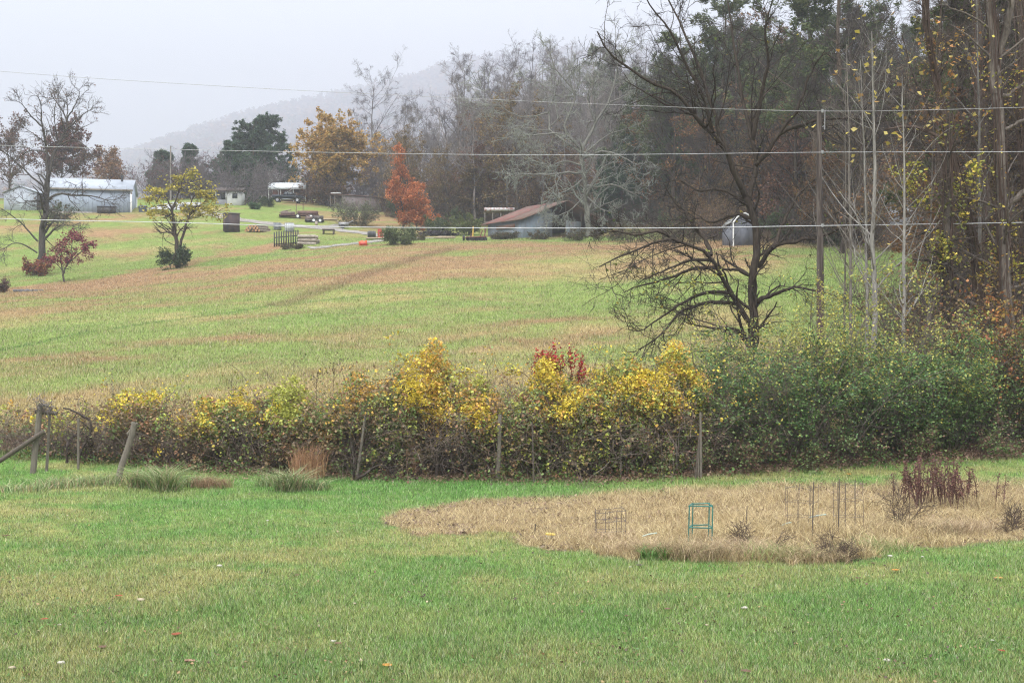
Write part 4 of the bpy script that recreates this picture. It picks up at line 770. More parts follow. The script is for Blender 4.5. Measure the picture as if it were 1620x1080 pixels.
privet('dark thin shrub past the right edge of the garden', 1690, 1.0, 3.4, 3.4, 454, m=5, yel=.2)
def orange_thicket(label, px, dy, h, w_, seed, p=((.34, .15, .05), (.28, .11, .05), (.2, .16, .05), (.14, .08, .045))):
    y = float(hedge_y(px)) + dy; q = at(px, y); r = brush(seed, h, w_, (.085, .06, .05), dict(m=2, size=.1, cols=p, w=.42), label, None, 'bramble', 20); place(r, q.x, q.y, 0, 1, -.05)
orange_thicket('bramble with orange leaves under the vine hung trunks', 1580, 2.8, 4.2, 3.4, 451); orange_thicket('orange leafed bramble spilling over the right edge', 1625, 1.6, 3.3, 2.6, 452); orange_thicket('brown bramble between thicket and vine hung trunk', 1530, 3.4, 4.2, 3.0, 453, ((.2, .13, .05), (.12, .08, .04)))
for i, (px, dy, h, w_, lb) in enumerate([(1150, .5, 1.3, 3.4, 'dry arching bramble canes at the foot of the poles'), (1240, .3, 1.0, 3.2, 'low bare twigs under the dense dark green shrub'), (1390, .3, 1.1, 3.4, 'low bare twigs under the green shrubs by the pole'), (1500, .4, 1.3, 3.4, 'low bare twigs behind the dead garden stalks')]):
    r = brush(460 + i, h, w_, (.12, .08, .065), dict(m=3, size=.07, cols=((.2, .12, .08), (.12, .17, .06), (.15, .2, .07)), w=.4), lb, None, 'bramble', 11); q = at(px, float(hedge_y(px)) + dy); place(r, q.x, q.y, 0, 1, -.03)

# ------------------------------------------------------------------ old fence: posts, brace, wire
WOOD = surf('weathered_wood', (.17, .145, .115), (.095, .08, .066), 9, .9, 0, .5, (4, 4, .5), None, .35, .7)
DWOOD = surf('dark_wood', (.11, .085, .065), (.06, .048, .04), 9, .9, 0, .5, (4, 4, .5), None, .35, .7)
WIRE = surf('rusty_wire', (.13, .09, .07), (.2, .18, .16), 20, .6, .6, .1)
def post(label, a, b_, r, mat=None, name='fence_post', top=None, extra=None, y=None, r2=None):
    y = y or hit(*a).y + (.28 if 500 < a[0] < 1000 else 0); p0 = at(a[0], y); p1 = P(b_[0], b_[1], y); m = MB(); m.rod(p0 - Vector((0, 0, .3)), p1, r, r2 or r * .88, 8, (.2, .17, .14), n=6, wob=r * .12, seed=int(a[0]))
    if extra is None:
        return tag(m.build(name, mat or WOOD, None, p0), label, 'post', 'old fence posts')
    root = thing(name, label, 'post', p0, 'old fence posts'); m.build('shaft', mat or WOOD, root); extra(root, p0, p1); return root
def tangle(root, p0, p1):
    rng = np.random.default_rng(9); m = MB(); n = 70; S = np.array(list(p1)) + rng.normal(size=(n, 3)) * [.12, .1, .07] + [.08, 0, -.04]; W = walk(rng, S, rng.normal(size=(n, 3)) * [1, 1, .5], rng.uniform(.2, .6, n), 6, .4, (0, 0, -.15)); m.tubes(W, np.full((n, 6), .006), 3, shades(rng, n, [(.14, .12, .12), (.09, .07, .065), (.2, .18, .17)])); m.build('vine_tangle', BARK, root)
    m = MB(); m.rod(p1 + Vector((-.14, .03, -.18)), p1 + Vector((.42, .03, -.22)), .05, .05, 8, (.15, .13, .11)); m.build('crossbar', DWOOD, root)
post('twin fence post topped by a grey vine tangle and crossbar', (50, 750), (64, 640), .085, extra=tangle)
py_ = hit(50, 750).y
post('thinner post behind the vine topped twin post', (73, 742), (79, 645), .04, y=py_ + .3)
m = MB(); q = P(-30, 748, py_ - .1); m.rod(P(-70, 775, py_ - .4), P(70, 682, py_ - .12), .065, .065, 6, (.14, .12, .1)); tag(m.build('brace_beam', DWOOD, None, q), 'dark timber brace leaning against the vine topped post', 'beam')
post('slim grey stake standing in the bare vine tangle', (124, 742), (124, 661), .035)
def cap(root, p0, p1):
    m = MB(); d = (p1 - p0).normalized(); m.rod(p1 - d * .25 + Vector((-.09, -.03, -.05)), p1 - d * .10 + Vector((.1, -.03, .08)), .035, .035, 6, (.2, .19, .14)); m.build('nailed_block', WOOD, root)
post('thick fence post leaning strongly to one side with a nailed block', (181, 765), (213, 668), .085, extra=cap)
post('slanted grey post at the dark vine mound', (548, 742), (560, 654), .04); post('second slanted post joined to its twin by a bar', (562, 760), (579, 652), .036)
pa, pb = P(559, 655, hit(548, 742).y), P(580, 653, hit(562, 760).y); m = MB(); m.rod(pa, pb, .03, .03, 6); tag(m.build('wooden_rail', WOOD, None, pa), 'short wooden bar joining two slanted posts', 'rail')
post('tall weathered post under the sagging vine roof', (788, 762), (791, 655), .055); post('slim post beside the tall weathered post', (845, 768), (842, 668), .022, DWOOD)
post('thin stake half hidden in the golden vine bank', (982, 758), (983, 688), .028); post('thin stake near the triple poles in green leaves', (1071, 752), (1070, 698), .02)
post('tallest of the three thin poles leaning together', (1109, 757), (1108, 652), .032); post('reddish pole leaning against the tallest thin pole', (1098, 758), (1107, 686), .03, DWOOD); post('inner pole between the two outer thin poles', (1104, 757), (1106, 690), .022)
def wires(label, pts, y, r=.004):
    W = resample([P(a, b_, y) for a, b_ in pts], 20)[None]; m = MB(); m.tubes(W, np.full((1, 20), r), 4); tag(m.build('fence_wire', WIRE, None, W[0][0]), label, 'wire')
wires('sagging fence wire from the leaning post into the bramble', [(211, 682), (300, 712), (420, 742), (560, 745)], 31.8); wires('fence wire strung across the tall weathered post', [(720, 705), (790, 655), (850, 640)], 30.6); wires('low fence wire running to the triple poles', [(790, 690), (940, 688), (1108, 690)], 30.6)
# crooked old vine trunks
def vtrunk(label, limbs, seed, y):
    b0 = limbs[0][0][0]; plant('old_vine', label, 'vine', (b0.x, b0.y, gz(b0.x, b0.y)), limbs, [dict(cnt=10, t=(.2, 1), ang=(30, 80), ln=.4, n=6, wob=.3, rr=.5, rmin=.006, lmin=.3), dict(cnt=5, t=(.2, 1), ang=(30, 80), ln=.6, n=5, wob=.3, rr=.6, rmin=.004, lmin=.25)], None, (.06, .048, .042), None, seed)
vtrunk('thick curved vine trunk arching toward the twin posts', [tr([(122, 748), (126, 715), (140, 695), (145, 672), (128, 655), (100, 645)], 33.2, .05, .02), tr([(108, 745), (106, 705), (115, 690), (135, 685)], 33.2, .04, .02), tr([(135, 690), (150, 720), (158, 740)], 33.2, .02, .012)], 471, 33.2)
vtrunk('hooped vine trunk hanging below the vine roof', [tr([(690, 765), (692, 730), (700, 722), (725, 737), (745, 722), (752, 700), (735, 690)], 30.8, .045, .02), tr([(690, 765), (693, 720), (698, 680), (712, 660)], 30.8, .04, .015)], 472, 30.8)
vtrunk('low vine trunk creeping along the ground by the slanted posts', [tr([(562, 760), (580, 748), (592, 738), (610, 736), (622, 748), (632, 765)], 30.5, .04, .012), tr([(558, 765), (560, 735), (556, 700)], 30.6, .035, .012)], 473, 30.5)
vtrunk('fallen dark vine stem behind the leaning post grass', [tr([(285, 718), (305, 735), (322, 742), (338, 752)], 32.3, .035, .02)], 474, 32.3)
# weeds and grass tufts at the fence foot
def tuft(label, px, row, h, r, n, cols, seed, lean=.8, wd=.012, name='grass_tuft', y=None, cat='grass tuft', group=None):
    rng = np.random.default_rng(seed); p = hit(px, row) if y is None else at(px, y); a = rng.random(n) * 6.28; rr = rng.random(n) ** .7 * r; X = p.x + np.cos(a) * rr; Y = p.y + np.sin(a) * rr * .6
    m = MB(); m.blades(rng, X, Y, ground(X, Y), h * rng.uniform(.5, 1.1, n), wd * rng.uniform(.7, 1.3, n), shades(rng, n, cols), lean, 2); return tag(m.build(name, GRASS, None, p), label, cat, group)
SG = ((.17, .25, .08), (.25, .32, .14), (.11, .17, .06), (.38, .38, .22), (.34, .26, .15))
RB = ((.40, .22, .12), (.48, .29, .17), (.32, .17, .10))
tuft('reddish broomsedge clump before the lime yellow mound', 487, 757, 1.0, .45, 420, RB, 481, .42, .010); tuft('thin reddish grass wisp by the hooped vine trunk', 652, 752, 1.3, .15, 90, RB, 482, .15, .010); tuft('pale dry grass heap by the cut stems', 335, 772, .32, .5, 500, ((.33, .22, .13), (.28, .18, .11)), 483, 1.2, .010)
for i, (px, row, h, r, n, lb) in enumerate([(262, 778, .62, .28, 380, 'fountain shaped clump of strap leaves'), (228, 772, .5, .4, 400, 'pale strap leaf clump behind the fountain shaped one'), (160, 768, .42, .6, 500, 'strap leaf grass at the leaning post foot'), (95, 772, .36, .7, 560, 'strap leaf grass by the vine topped post'), (300, 770, .38, .45, 360, 'strap leaf grass next to the dry grass heap'), (457, 777, .55, .35, 420, 'spider shaped strap leaf clump below the red grass'), (425, 770, .42, .35, 300, 'small strap leaf clump left of the spider shaped one'), (500, 776, .42, .4, 340, 'strap leaf clump right of the spider shaped one'), (30, 778, .3, .7, 420, 'strap leaf grass under the timber brace')]):
    tuft(lb, px, row, h * (1.1 if h > .48 else .85), r, int(n * (.9 if h > .48 else .5)), SG, 490 + i, 1.25, .017, 'strap_leaf_clump', group='strap leaf clumps along the fence')
rng = np.random.default_rng(499); n = 9000; px = rng.uniform(-60, 1720, n); y = hedge_y(px) + rng.normal(size=n) * .45 - .1; x = (px - CX) / F * y; z = ground(x, y); k = vn(x, y, .7, 4) > .45
m = MB(); m.leaves(rng, np.stack([x, y, z + rng.random(n) * .22], -1)[k], .07 * rng.uniform(.6, 1.4, k.sum()), shades(rng, k.sum(), [(.09, .16, .045), (.12, .19, .05), (.2, .19, .05), (.15, .08, .05)], [.4, .25, .1, .25]), w=.42)
n = 16000; px = rng.uniform(300, 1720, n); y = hedge_y(px) + rng.normal(size=n) * .5 + .1; x = (px - CX) / F * y; z = ground(x, y)
m.leaves(rng, np.stack([x, y, z + .02 + rng.random(n) * .05], -1), .075 * rng.uniform(.6, 1.3, n), shades(rng, n, [(.17, .10, .07), (.23, .15, .10), (.12, .07, .055), (.28, .19, .13)]), w=.42, up=.8)
tag(m.build('undergrowth', LEAF), 'low weeds and fallen brown leaves along the thicket foot', 'undergrowth', kind='stuff')

# ------------------------------------------------------------------ garden bed
def dead_stalk(label, px, row, h, seed, dens=1):
    rng = np.random.default_rng(seed); p = hit(px, row); root = thing('dead_stalk', label, 'dead plant', p, 'dead brown stalks in the garden bed'); k = max(1, int(rng.integers(1, 4)))
    S = np.array(list(p)) + rng.normal(size=(k, 3)) * [.05, .05, 0]; W = walk(rng, S, np.array([[0, 0, 1.]]) + rng.normal(size=(k, 3)) * .12, h * rng.uniform(.75, 1.05, k), 8, .06, (0, 0, 0)); R = np.linspace(.011, .005, 8)[None].repeat(k, 0); sm = MB(); DC = (.12, .07, .058); sm.tubes(W, R, 4, DC)
    Pa, Ra = grow(rng, W, R, 9, t=(.25, 1), ang=(20, 55), ln=.25, n=4, wob=.2, rr=.6, rmin=.003, lmin=.08); sm.tubes(Pa, Ra, 3, DC); sm.build('stems', BARK, root)
    q, a = on_branches(rng, np.concatenate([Pa]), int(4 * dens), .022, (.2, 1.1)); q2, a2 = on_branches(rng, W, int(22 * dens), .02, (.35, 1)); q = np.concatenate([q, q2]); lm = MB(); lm.leaves(rng, q, .042 * rng.uniform(.6, 1.4, len(q)), shades(rng, len(q), [(.15, .065, .055), (.10, .055, .05), (.19, .10, .07)]), w=.35); lm.build('dried_leaves', LEAF, root)
rng = np.random.default_rng(55)
for i in range(34):
    px = rng.uniform(1412, 1545) if i else 1577; row = rng.uniform(792, 808); dead_stalk('dark reddish brown dead stalk standing in the dry garden clump' if i else 'lone dark dead stalk apart from the garden clump', px, row, rng.uniform(.65, 1.15) if i else .85, 500 + i)
def dead_bush(label, px, row, h, w_, seed, lf=1, col=(.10, .07, .055)):
    r = brush(seed, h, w_, col, dict(m=lf, size=.03, keep=lambda p: .45 + 0 * p[:, 2], cols=((.06, .04, .035), (.1, .06, .04)), w=.35), label, None, 'dead_bush', 4, 'dead plant'); q = hit(px, row); place(r, q.x, q.y, 0, 1, -.02)
dead_bush('wiry dead plant at the near edge of the garden bed', 1338, 884, .42, .9, 541); dead_bush('black wiry dead plant beside the near garden edge', 1300, 884, .35, .9, 542); dead_bush('dead plant with dark leaves in the bed below the stalk clump', 1428, 838, .8, .3, 544, lf=2); dead_bush('dark dead tangle at the far right of the bed', 1600, 842, .5, .6, 545); dead_bush('low dead tangle by the green wire cage', 1210, 868, .4, .9, 546)
def clump(label, px, row, h, r, n, seed, cols): tuft(label, px, row, h * .85, r * 1.25, int(n * .55), cols, seed, 1.35, .009, 'straw_clump', cat='dry grass', group='dry grass clumps in the garden bed')
ST = ((.48, .36, .23), (.39, .28, .17), (.29, .2, .12), (.54, .42, .28)); STD = ((.34, .25, .14), (.22, .15, .09), (.46, .35, .21), (.28, .24, .12)); STG = ((.34, .3, .14), (.2, .27, .08), (.42, .33, .19))
for i, (px, row, h, r, n, c_, lb) in enumerate([(1055, 882, .38, .45, 900, STD, 'brown dry grass clump below the green wire cage'), (1110, 886, .42, .5, 1000, STD, 'tallest brown dry grass clump at the near garden edge'), (1000, 878, .3, .45, 700, ST, 'straw clump near the small pale stone'), (1230, 888, .36, .5, 800, STG, 'greenish dry grass clump at the near garden edge'), (1285, 890, .3, .5, 700, STD, 'dark dry grass clump by the black wiry plants'), (1480, 848, .42, .5, 800, STD, 'brown grass clump below the dead stalks'), (1520, 842, .35, .6, 800, ST, 'straw clump right of the dead stalks'), (1170, 878, .36, .5, 800, ST, 'pale straw clump right of the tallest brown clump'), (965, 858, .28, .4, 500, ST, 'straw clump under the wire grid'), (1380, 872, .3, .6, 800, STG, 'greenish straw clump below the tangled plant')]): clump(lb, px, row, h, r, n, 560 + i, c_)
tuft('fresh green weed sprouting at the garden edge', 1032, 886, .25, .22, 140, ((.10, .2, .045), (.14, .25, .06)), 575, 1.2, .02, 'green_weed')
# wire cages and small things in the bed
CAGE = surf('green_wire', (.02, .16, .13), (.03, .12, .1), 30, .5, .2, .05)
def rods(m, segs, r=.006):
    for a, b_ in segs: m.rod(a, b_, r, r, 6)
q = hit(1105, 866); y = q.y; root = thing('plant_cage', 'green square wire plant cage standing in dry grass', 'plant cage', q); c = [Vector((dx, dy, 0)) for dx, dy in ((-.19, -.15), (.19, -.15), (.19, .2), (-.08, .2))]
zt = P(1105, 797, y).z - q.z; zm = P(1105, 832, y).z - q.z
for k in c: m = MB(); m.rod(q + k + Vector((0, 0, -.1)), q + k + Vector((.02, 0, zt)), .011, .011, 6); m.build('upright', CAGE, root)
for zz in (zm, zt - .01):
    m = MB(); rods(m, [(q + c[i] + Vector((.01, 0, zz)), q + c[(i + 1) % 4] + Vector((.01, 0, zz - .01))) for i in range(4)], .011); m.build('ring', CAGE, root)
def wirecage(label, px, row, top, wpx, seed, nv=6, nh=3, col=None, r=.0045, dep=.35):
    q = hit(px, row); root = thing('wire_cage', label, 'plant cage', q, 'thin rusty wire cages'); h = P(px, top, q.y).z - q.z; w_ = wpx / F * q.y; rng = np.random.default_rng(seed); m = MB()
    ring = [(-.5, 0), (-.17, 0), (.17, 0), (.5, 0), (.4, dep / w_), (0, dep / w_), (-.4, dep / w_)]
    pt = [(q + Vector((a * w_, b_ * w_, -.08)), q + Vector((a * w_ * 1.05 + rng.normal() * .02, b_ * w_, h * (1 - .12 * rng.random())))) for a, b_ in ring]; [(lambda mm: (rods(mm, [sg], r), mm.build('upright', WIRE, root)))(MB()) for sg in pt]
    for k in range(nh):
        m = MB(); f = .35 + .6 * k / max(nh - 1, 1); rods(m, [(pt[i][0].lerp(pt[i][1], f), pt[(i + 1) % 7][0].lerp(pt[(i + 1) % 7][1], f)) for i in range(7)], r * .8); m.build('ring', WIRE, root)
wirecage('square rusty wire grid in the middle of the bed', 966, 852, 803, 48, 1, nh=3, r=.006); wirecage('tall thin wire cage left of the dead stalks', 1270, 838, 765, 48, 2); wirecage('tall thin wire cage nearest the dead stalks', 1345, 842, 758, 44, 3)
def stake(label, px, row, top, r=.012, mat=None): q = hit(px, row); m = MB(); m.rod(q + Vector((0, 0, -.1)), P(px + 2, top, q.y), r, r * .8, 6, (.1, .07, .05)); tag(m.build('garden_stake', mat or DWOOD, None, q), label, 'stake', 'garden stakes')
stake('short dark stub left of the yellow lidded tub', 845, 850, 828, .014); stake('thin dark stake left in the wire cages', 1285, 850, 762); stake('tallest thin stake between the wire cages', 1326, 850, 757); stake('thin stake with dark seed head right of the green cage', 1180, 835, 800, .01)
q = hit(870, 852); root = thing('plastic_tub', 'small white tub with yellow lid lying in dry grass', 'tub', q)
WHITEP = surf('white_plastic', (.62, .62, .58), (.45, .43, .38), 6, .5, 0, .05); YELP = surf('yellow_lid', (.65, .45, .05), (.5, .36, .08), 6, .45, 0, .05)
m = MB(); m.rod(q + Vector((0, 0, .0)), q + Vector((.01, 0, .065)), .068, .08, 20); m.build('tub_body', WHITEP, root); m = MB(); m.rod(q + Vector((.01, 0, .066)), q + Vector((.012, 0, .09)), .086, .086, 20); m.build('lid', YELP, root)
PIPE = surf('pale_green_hose', (.3, .42, .38), (.4, .45, .4), 8, .6, 0, .05)
for px, row, w_, lb in [(1295, 828, 28, 'pale green hose piece lying in the straw by the stakes'), (1245, 840, 18, 'short pale hose piece lying left of the stakes'), (1028, 858, 24, 'pale plastic pipe bits lying in the straw')]:
    q = hit(px, row); d = w_ / F * q.y / 2; m = MB(); m.rod(q + Vector((-d, 0, .1)), q + Vector((d, .1, .14)), .012, .012, 8, n=5, wob=.012); tag(m.build('hose_piece', PIPE, None, q), lb, 'hose')
# ------------------------------------------------------------------ utility pole and overhead wires
POLEM = surf('pole_wood', (.085, .05, .042), (.05, .034, .03), 6, .9, 0, .4, (3, 3, .3)); POLET = surf('pole_wood_bleached', (.26, .23, .20), (.15, .125, .11), 6, .9, 0, .4, (3, 3, .3))
POLEU = surf('pole_wood_half_bleached', (.045, .032, .027), (.10, .08, .068), 5, .9, 0, .4, (2, 2, .12), None, .5, .56); CER = surf('insulator', (.3, .3, .3), None, 5, .3); STEEL = surf('steel_bracket', (.3, .3, .31), (.22, .2, .19), 8, .5, .5, .1)
py = 42.0; pb_ = at(1299, py); root = thing('utility_pole', 'brown wooden utility pole rising out of the green shrubs', 'utility pole', pb_)
top = P(1296, 176, py); m = MB(); mid = pb_.lerp(top, .42); m.rod(pb_ - Vector((0, 0, .5)), mid, .135, .12, 10, n=5, wob=.01); m.build('pole_shaft', POLEM, root)
m = MB(); m.rod(mid, top, .12, .085, 10, n=5, wob=.008); m.build('pole_upper', POLEU, root)
m = MB(); m.rod(top + Vector((.16, -.1, -.65)), top + Vector((.17, -.1, .02)), .018, .018, 6); m.rod(top + Vector((.08, -.08, -.55)), top + Vector((.18, -.1, -.5)), .015, .015, 6); m.build('top_bracket', STEEL, root)
for rw in (176, 241, 357):
    q = P(1300, rw, py - .16); m = MB(); m.rod(q + Vector((.02, -.02, -.05)), q + Vector((.02, -.02, .06)), .035, .045, 10); m.build('insulator', CER, root)
WIREP = surf('pale_wire', (.5, .5, .51), (.4, .4, .4), 3, .5, .3, .05); WIREG = surf('grey_wire', (.30, .29, .29), (.36, .35, .34), 3, .5, .3, .05)
def wire(label, pts, r, mat):
    W = resample([P(a, b_, y) for a, b_, y in pts], 60)[None]; m = MB(); m.tubes(W, np.full((1, 60), r), 6); tag(m.build('overhead_wire', mat, None, W[0][30]), label, 'wire', 'overhead wires across the field')
ye = py - .2
wire('highest thin wire crossing the sky to the pole top', [(-420, 74, 60), (0, 113, 54), (360, 137, 49.5), (720, 155, 46), (1000, 167, 44), (1302, 176, ye), (1620, 170, 40), (1900, 158, 38)], .008, WIREG)
wire('middle thin wire passing in front of the misty ridge', [(-420, 214, 60), (0, 230, 54), (450, 240, 48.5), (800, 245, 45.4), (1050, 244, 43.6), (1302, 241, ye), (1620, 240, 40), (1900, 236, 38)], .008, WIREP)
wire('lowest and thickest pale wire in front of the barn and yard', [(-420, 330, 46), (0, 346, 44.6), (270, 352, 43.8), (540, 359, 43), (1000, 361, 42.3), (1302, 357, ye), (1620, 352, 41.4), (1900, 345, 41)], .0135, WIREP)
# ------------------------------------------------------------------ buildings
def frame(o, rz):
    ca, sa = math.cos(rz), math.sin(rz)
    return lambda x, y, z: Vector((o.x + x * ca - y * sa, o.y + x * sa + y * ca, o.z + z))
def quad_slab(m, a, b_, c, d, t):
    n = (Vector(b_) - Vector(a)).cross(Vector(d) - Vector(a)).normalized() * t; m.prism([a, b_, c, d], n)
def gable_house(root, T, L_, W_, h, rise, wall, roof, over=.25, wallname='wall'):
    """length along local x, depth along local y, ridge along x"""
    for nm, p0, p1 in ((wallname, (0, 0), (L_, 0)), (wallname, (L_, W_), (0, W_))):
        m = MB(); m.prism([T(*p0, -.6), T(*p1, -.6), T(*p1, h), T(*p0, h)], T(0, .12 if p0[1] == 0 else -.12, 0) - T(0, 0, 0)); m.build(nm, wall, root)
    for x, s in ((0, 1), (L_, -1)):
        m = MB(); m.prism([T(x, .121, -.6), T(x, W_ - .121, -.6), T(x, W_ - .121, h), T(x, W_ / 2, h + rise - .01), T(x, .121, h)], T(.12 * s, 0, 0) - T(0, 0, 0)); m.build('gable_wall', wall, root)
    e = over; sl = rise / (W_ / 2); rb = None
    for s in (0, 1):
        ya, yb = (-e, W_ / 2) if s == 0 else (W_ + e, W_ / 2); m = MB()
        quad_slab(m, T(-e, ya, h - sl * e + .02), T(L_ + e, ya, h - sl * e + .02), T(L_ + e, yb, h + rise + .02), T(-e, yb, h + rise + .02), .07 if s == 0 else -.07); rb = m.build('roof', roof, root)
    return rb
METW = surf('pale_blue_siding', (.38, .43, .51), (.31, .36, .43), 2, .5, .1, .6, (1, 1, 1), ('X', 3.2), .3, .8); METR = surf('galvanised_roof', (.40, .43, .48), (.33, .36, .41), 1.5, .4, .25, .5, (1, 1, 1), ('X', 2.6), .3, .8)
TRIM = surf('white_trim', (.72, .72, .70), (.62, .62, .6), 5, .6, 0, .05); CONC = surf('concrete_base', (.28, .25, .22), (.17, .14, .11), 3, .9); DARK = surf('dark_metal', (.03, .03, .035), (.05, .045, .045), 4, .6); GLS = surf('dark_glass', (.02, .025, .03), (.03, .035, .04), 2, .15)
yw = 172.0; o = at(76, yw); o.z += .05; pe = P(207, 333, 174.2); rz = math.atan2(pe.y - o.y, pe.x - o.x); LW = (Vector((pe.x, pe.y, 0)) - Vector((o.x, o.y, 0))).length; T = frame(o, rz)
hw_ = P(76, 296, yw).z - o.z; rise_ = 2.0
root = thing('metal_workshop', 'long pale blue metal workshop with grey metal gable roof', 'workshop', o); rf = gable_house(root, T, LW, 7.4, hw_, 1.75, METW, METR, .3)
for x, y in ((-.05, -.05), (LW + .05, -.05), (LW + .05, 7.4)): m = MB(); m.prism([T(x - .12, y - .06, -.5), T(x + .12, y - .06, -.5), T(x + .12, y - .06, hw_ - .08), T(x - .12, y - .06, hw_ - .08)], T(0, .14, 0) - T(0, 0, 0)); m.build('corner_trim', TRIM, root)
m = MB(); [m.prism([T(x, -.035, .36), T(x + .05, -.035, .36), T(x + .05, -.035, hw_ - .32), T(x, -.035, hw_ - .32)], T(0, .034, 0) - T(0, 0, 0)) for x in np.arange(.5, LW - .3, .6)]; m.build('wall_ribs', METW, root)
m = MB(); m.prism([T(.1, -.05, -.9), T(LW - .1, -.05, -.9), T(LW - .1, -.05, .35), T(.1, -.05, .35)], T(0, .04, 0) - T(0, 0, 0)); m.build('foundation', CONC, root)
m = MB(); m.prism([T(-.3, -.34, hw_ - .30), T(LW + .3, -.34, hw_ - .30), T(LW + .3, -.34, hw_ - .12), T(-.3, -.34, hw_ - .12)], T(0, .08, 0) - T(0, 0, 0)); m.build('gutter', CONC, root)
m = MB(); vb = T(LW - 1.5, 3.0, hw_ + 1.4); m.rod(vb - Vector((0, 0, .4)), vb + Vector((0, 0, .75)), .16, .16, 10); m.rod(vb + Vector((0, 0, .75)), vb + Vector((0, 0, .95)), .24, .2, 10); v_ = m.build('vent_pipe', DARK, rf)
q = T(LW - 3.2, -.65, .2); m = MB(); m.box(q + Vector((0, 0, .35)), (2.4, .7, .9), rz); m.box(q + Vector((0, 0, .85)), (2.5, .8, .08), rz); tag(m.build('coal_bin', DARK, None, q), 'low black bin against the workshop wall', 'bin')
q = T(LW + 1.6, .4, -.05); BIN = surf('dark_blue_plastic', (.05, .06, .08), (.07, .08, .1), 4, .6); m = MB(); m.rod(q, q + Vector((0, 0, 1.35)), .5, .62, 14); m.rod(q + Vector((0, 0, 1.36)), q + Vector((0, 0, 1.5)), .66, .5, 14); tag(m.build('trash_bin', BIN, None, q), 'dark round bin at the gable corner of the workshop', 'bin')
# small white garage, gable end facing us
o = at(6, 176); T = frame(o, math.radians(-6)); Wg = 54 / F * 176; hg = P(6, 304, 176).z - o.z; root = thing('metal_garage', 'small white metal garage with low gable front by the bare tree', 'garage', o); WSID = surf('white_siding', (.44, .47, .52), (.38, .41, .46), 2, .55, .1, .5, (1, 1, 1), ('Z', 2.4), .3, .8)
m = MB(); m.prism([T(0, 0, -.6), T(Wg, 0, -.6), T(Wg, 0, hg), T(Wg / 2, 0, hg + .9), T(0, 0, hg)], T(0, .12, 0) - T(0, 0, 0)); m.build('front_wall', WSID, root)
m = MB(); m.prism([T(0, .125, -.6), T(0, 7, -.6), T(0, 7, hg), T(0, .125, hg)], T(.1, 0, 0) - T(0, 0, 0)); m.build('side_wall', WSID, root)
m = MB(); m.prism([T(Wg, .125, -.6), T(Wg, 7, -.6), T(Wg, 7, hg), T(Wg, .125, hg)], T(-.1, 0, 0) - T(0, 0, 0)); m.build('side_wall', DARK, root)
for s in (0, 1):
    xa, xb = (-.2, Wg / 2) if s == 0 else (Wg + .2, Wg / 2); m = MB(); quad_slab(m, T(xa, -.2, hg - .05), T(xb, -.2, hg + .93), T(xb, 7.2, hg + .93), T(xa, 7.2, hg - .05), .08 if s else -.08); m.build('roof', METR, root)
# white cottage with dark porch
o = at(341, 190); T = frame(o, math.radians(3)); k_ = 190 / F; root = thing('white_cottage', 'small white cottage with dark porch behind the grey twig tree', 'cottage', o); WPA = surf('white_boards', (.60, .60, .58), (.5, .5, .48), 3, .7, 0, .4, (1, 1, 1), ('Z', 2), .3, .8); BRD = surf('brown_shingle', (.12, .09, .08), (.08, .06, .055), 4, .9)
h = 2.05
m = MB(); m.prism([T(1.75, 0, -.5), T(3.9, 0, -.5), T(3.9, 0, h), T(1.75, 0, h)], T(0, .12, 0) - T(0, 0, 0)); m.build('front_wall', WPA, root)
m = MB(); m.prism([T(0, 1.6, -.5), T(1.74, 1.6, -.5), T(1.74, 1.6, h), T(0, 1.6, h)], T(0, .1, 0) - T(0, 0, 0)); m.build('porch_wall', surf('grey_boards', (.16, .16, .17), (.11, .11, .12), 3, .8), root)
m = MB(); m.prism([T(3.9, .13, -.5), T(3.9, 3.6, -.5), T(3.9, 3.6, h), T(3.9, .13, h)], T(-.1, 0, 0) - T(0, 0, 0)); m.build('side_wall', WPA, root)
m = MB(); m.prism([T(0, 0, -.4), T(1.74, 0, -.4), T(1.74, 0, .75), T(0, 0, .75)], T(0, .06, 0) - T(0, 0, 0)); m.build('porch_railing', surf('grey_rail', (.33, .33, .34), (.26, .26, .27), 4, .8, 0, .6, (1, 1, 1), ('X', 6)), root)
for x in (.05, 1.6): m = MB(); m.box(T(x, .05, h / 2 + .35), (.12, .12, h - .8), math.radians(3)); m.build('porch_post', TRIM, root)
m = MB(); quad_slab(m, T(-.3, -.35, h - .02), T(4.2, -.35, h - .02), T(4.2, 2.1, h + .75), T(-.3, 2.1, h + .75), .1); m.build('roof', BRD, root)
m = MB(); m.prism([T(2.55, -.03, .95), T(3.35, -.03, .95), T(3.35, -.03, 1.8), T(2.55, -.03, 1.8)], T(0, .02, 0) - T(0, 0, 0)); wn = m.build('window', GLS, root)
m = MB(); [m.box(T(a, -.05, b_), sz, math.radians(3)) for a, b_, sz in ((2.95, 1.84, (.95, .05, .08)), (2.95, .91, (.95, .05, .08)), (2.51, 1.375, (.08, .05, .85)), (3.39, 1.375, (.08, .05, .85)))]; m.build('window_frame', TRIM, wn)
m = MB(); m.prism([T(.55, 1.58, .9), T(1.3, 1.58, .9), T(1.3, 1.58, 1.75), T(.55, 1.58, 1.75)], T(0, .015, 0) - T(0, 0, 0)); m.build('porch_window', GLS, root)
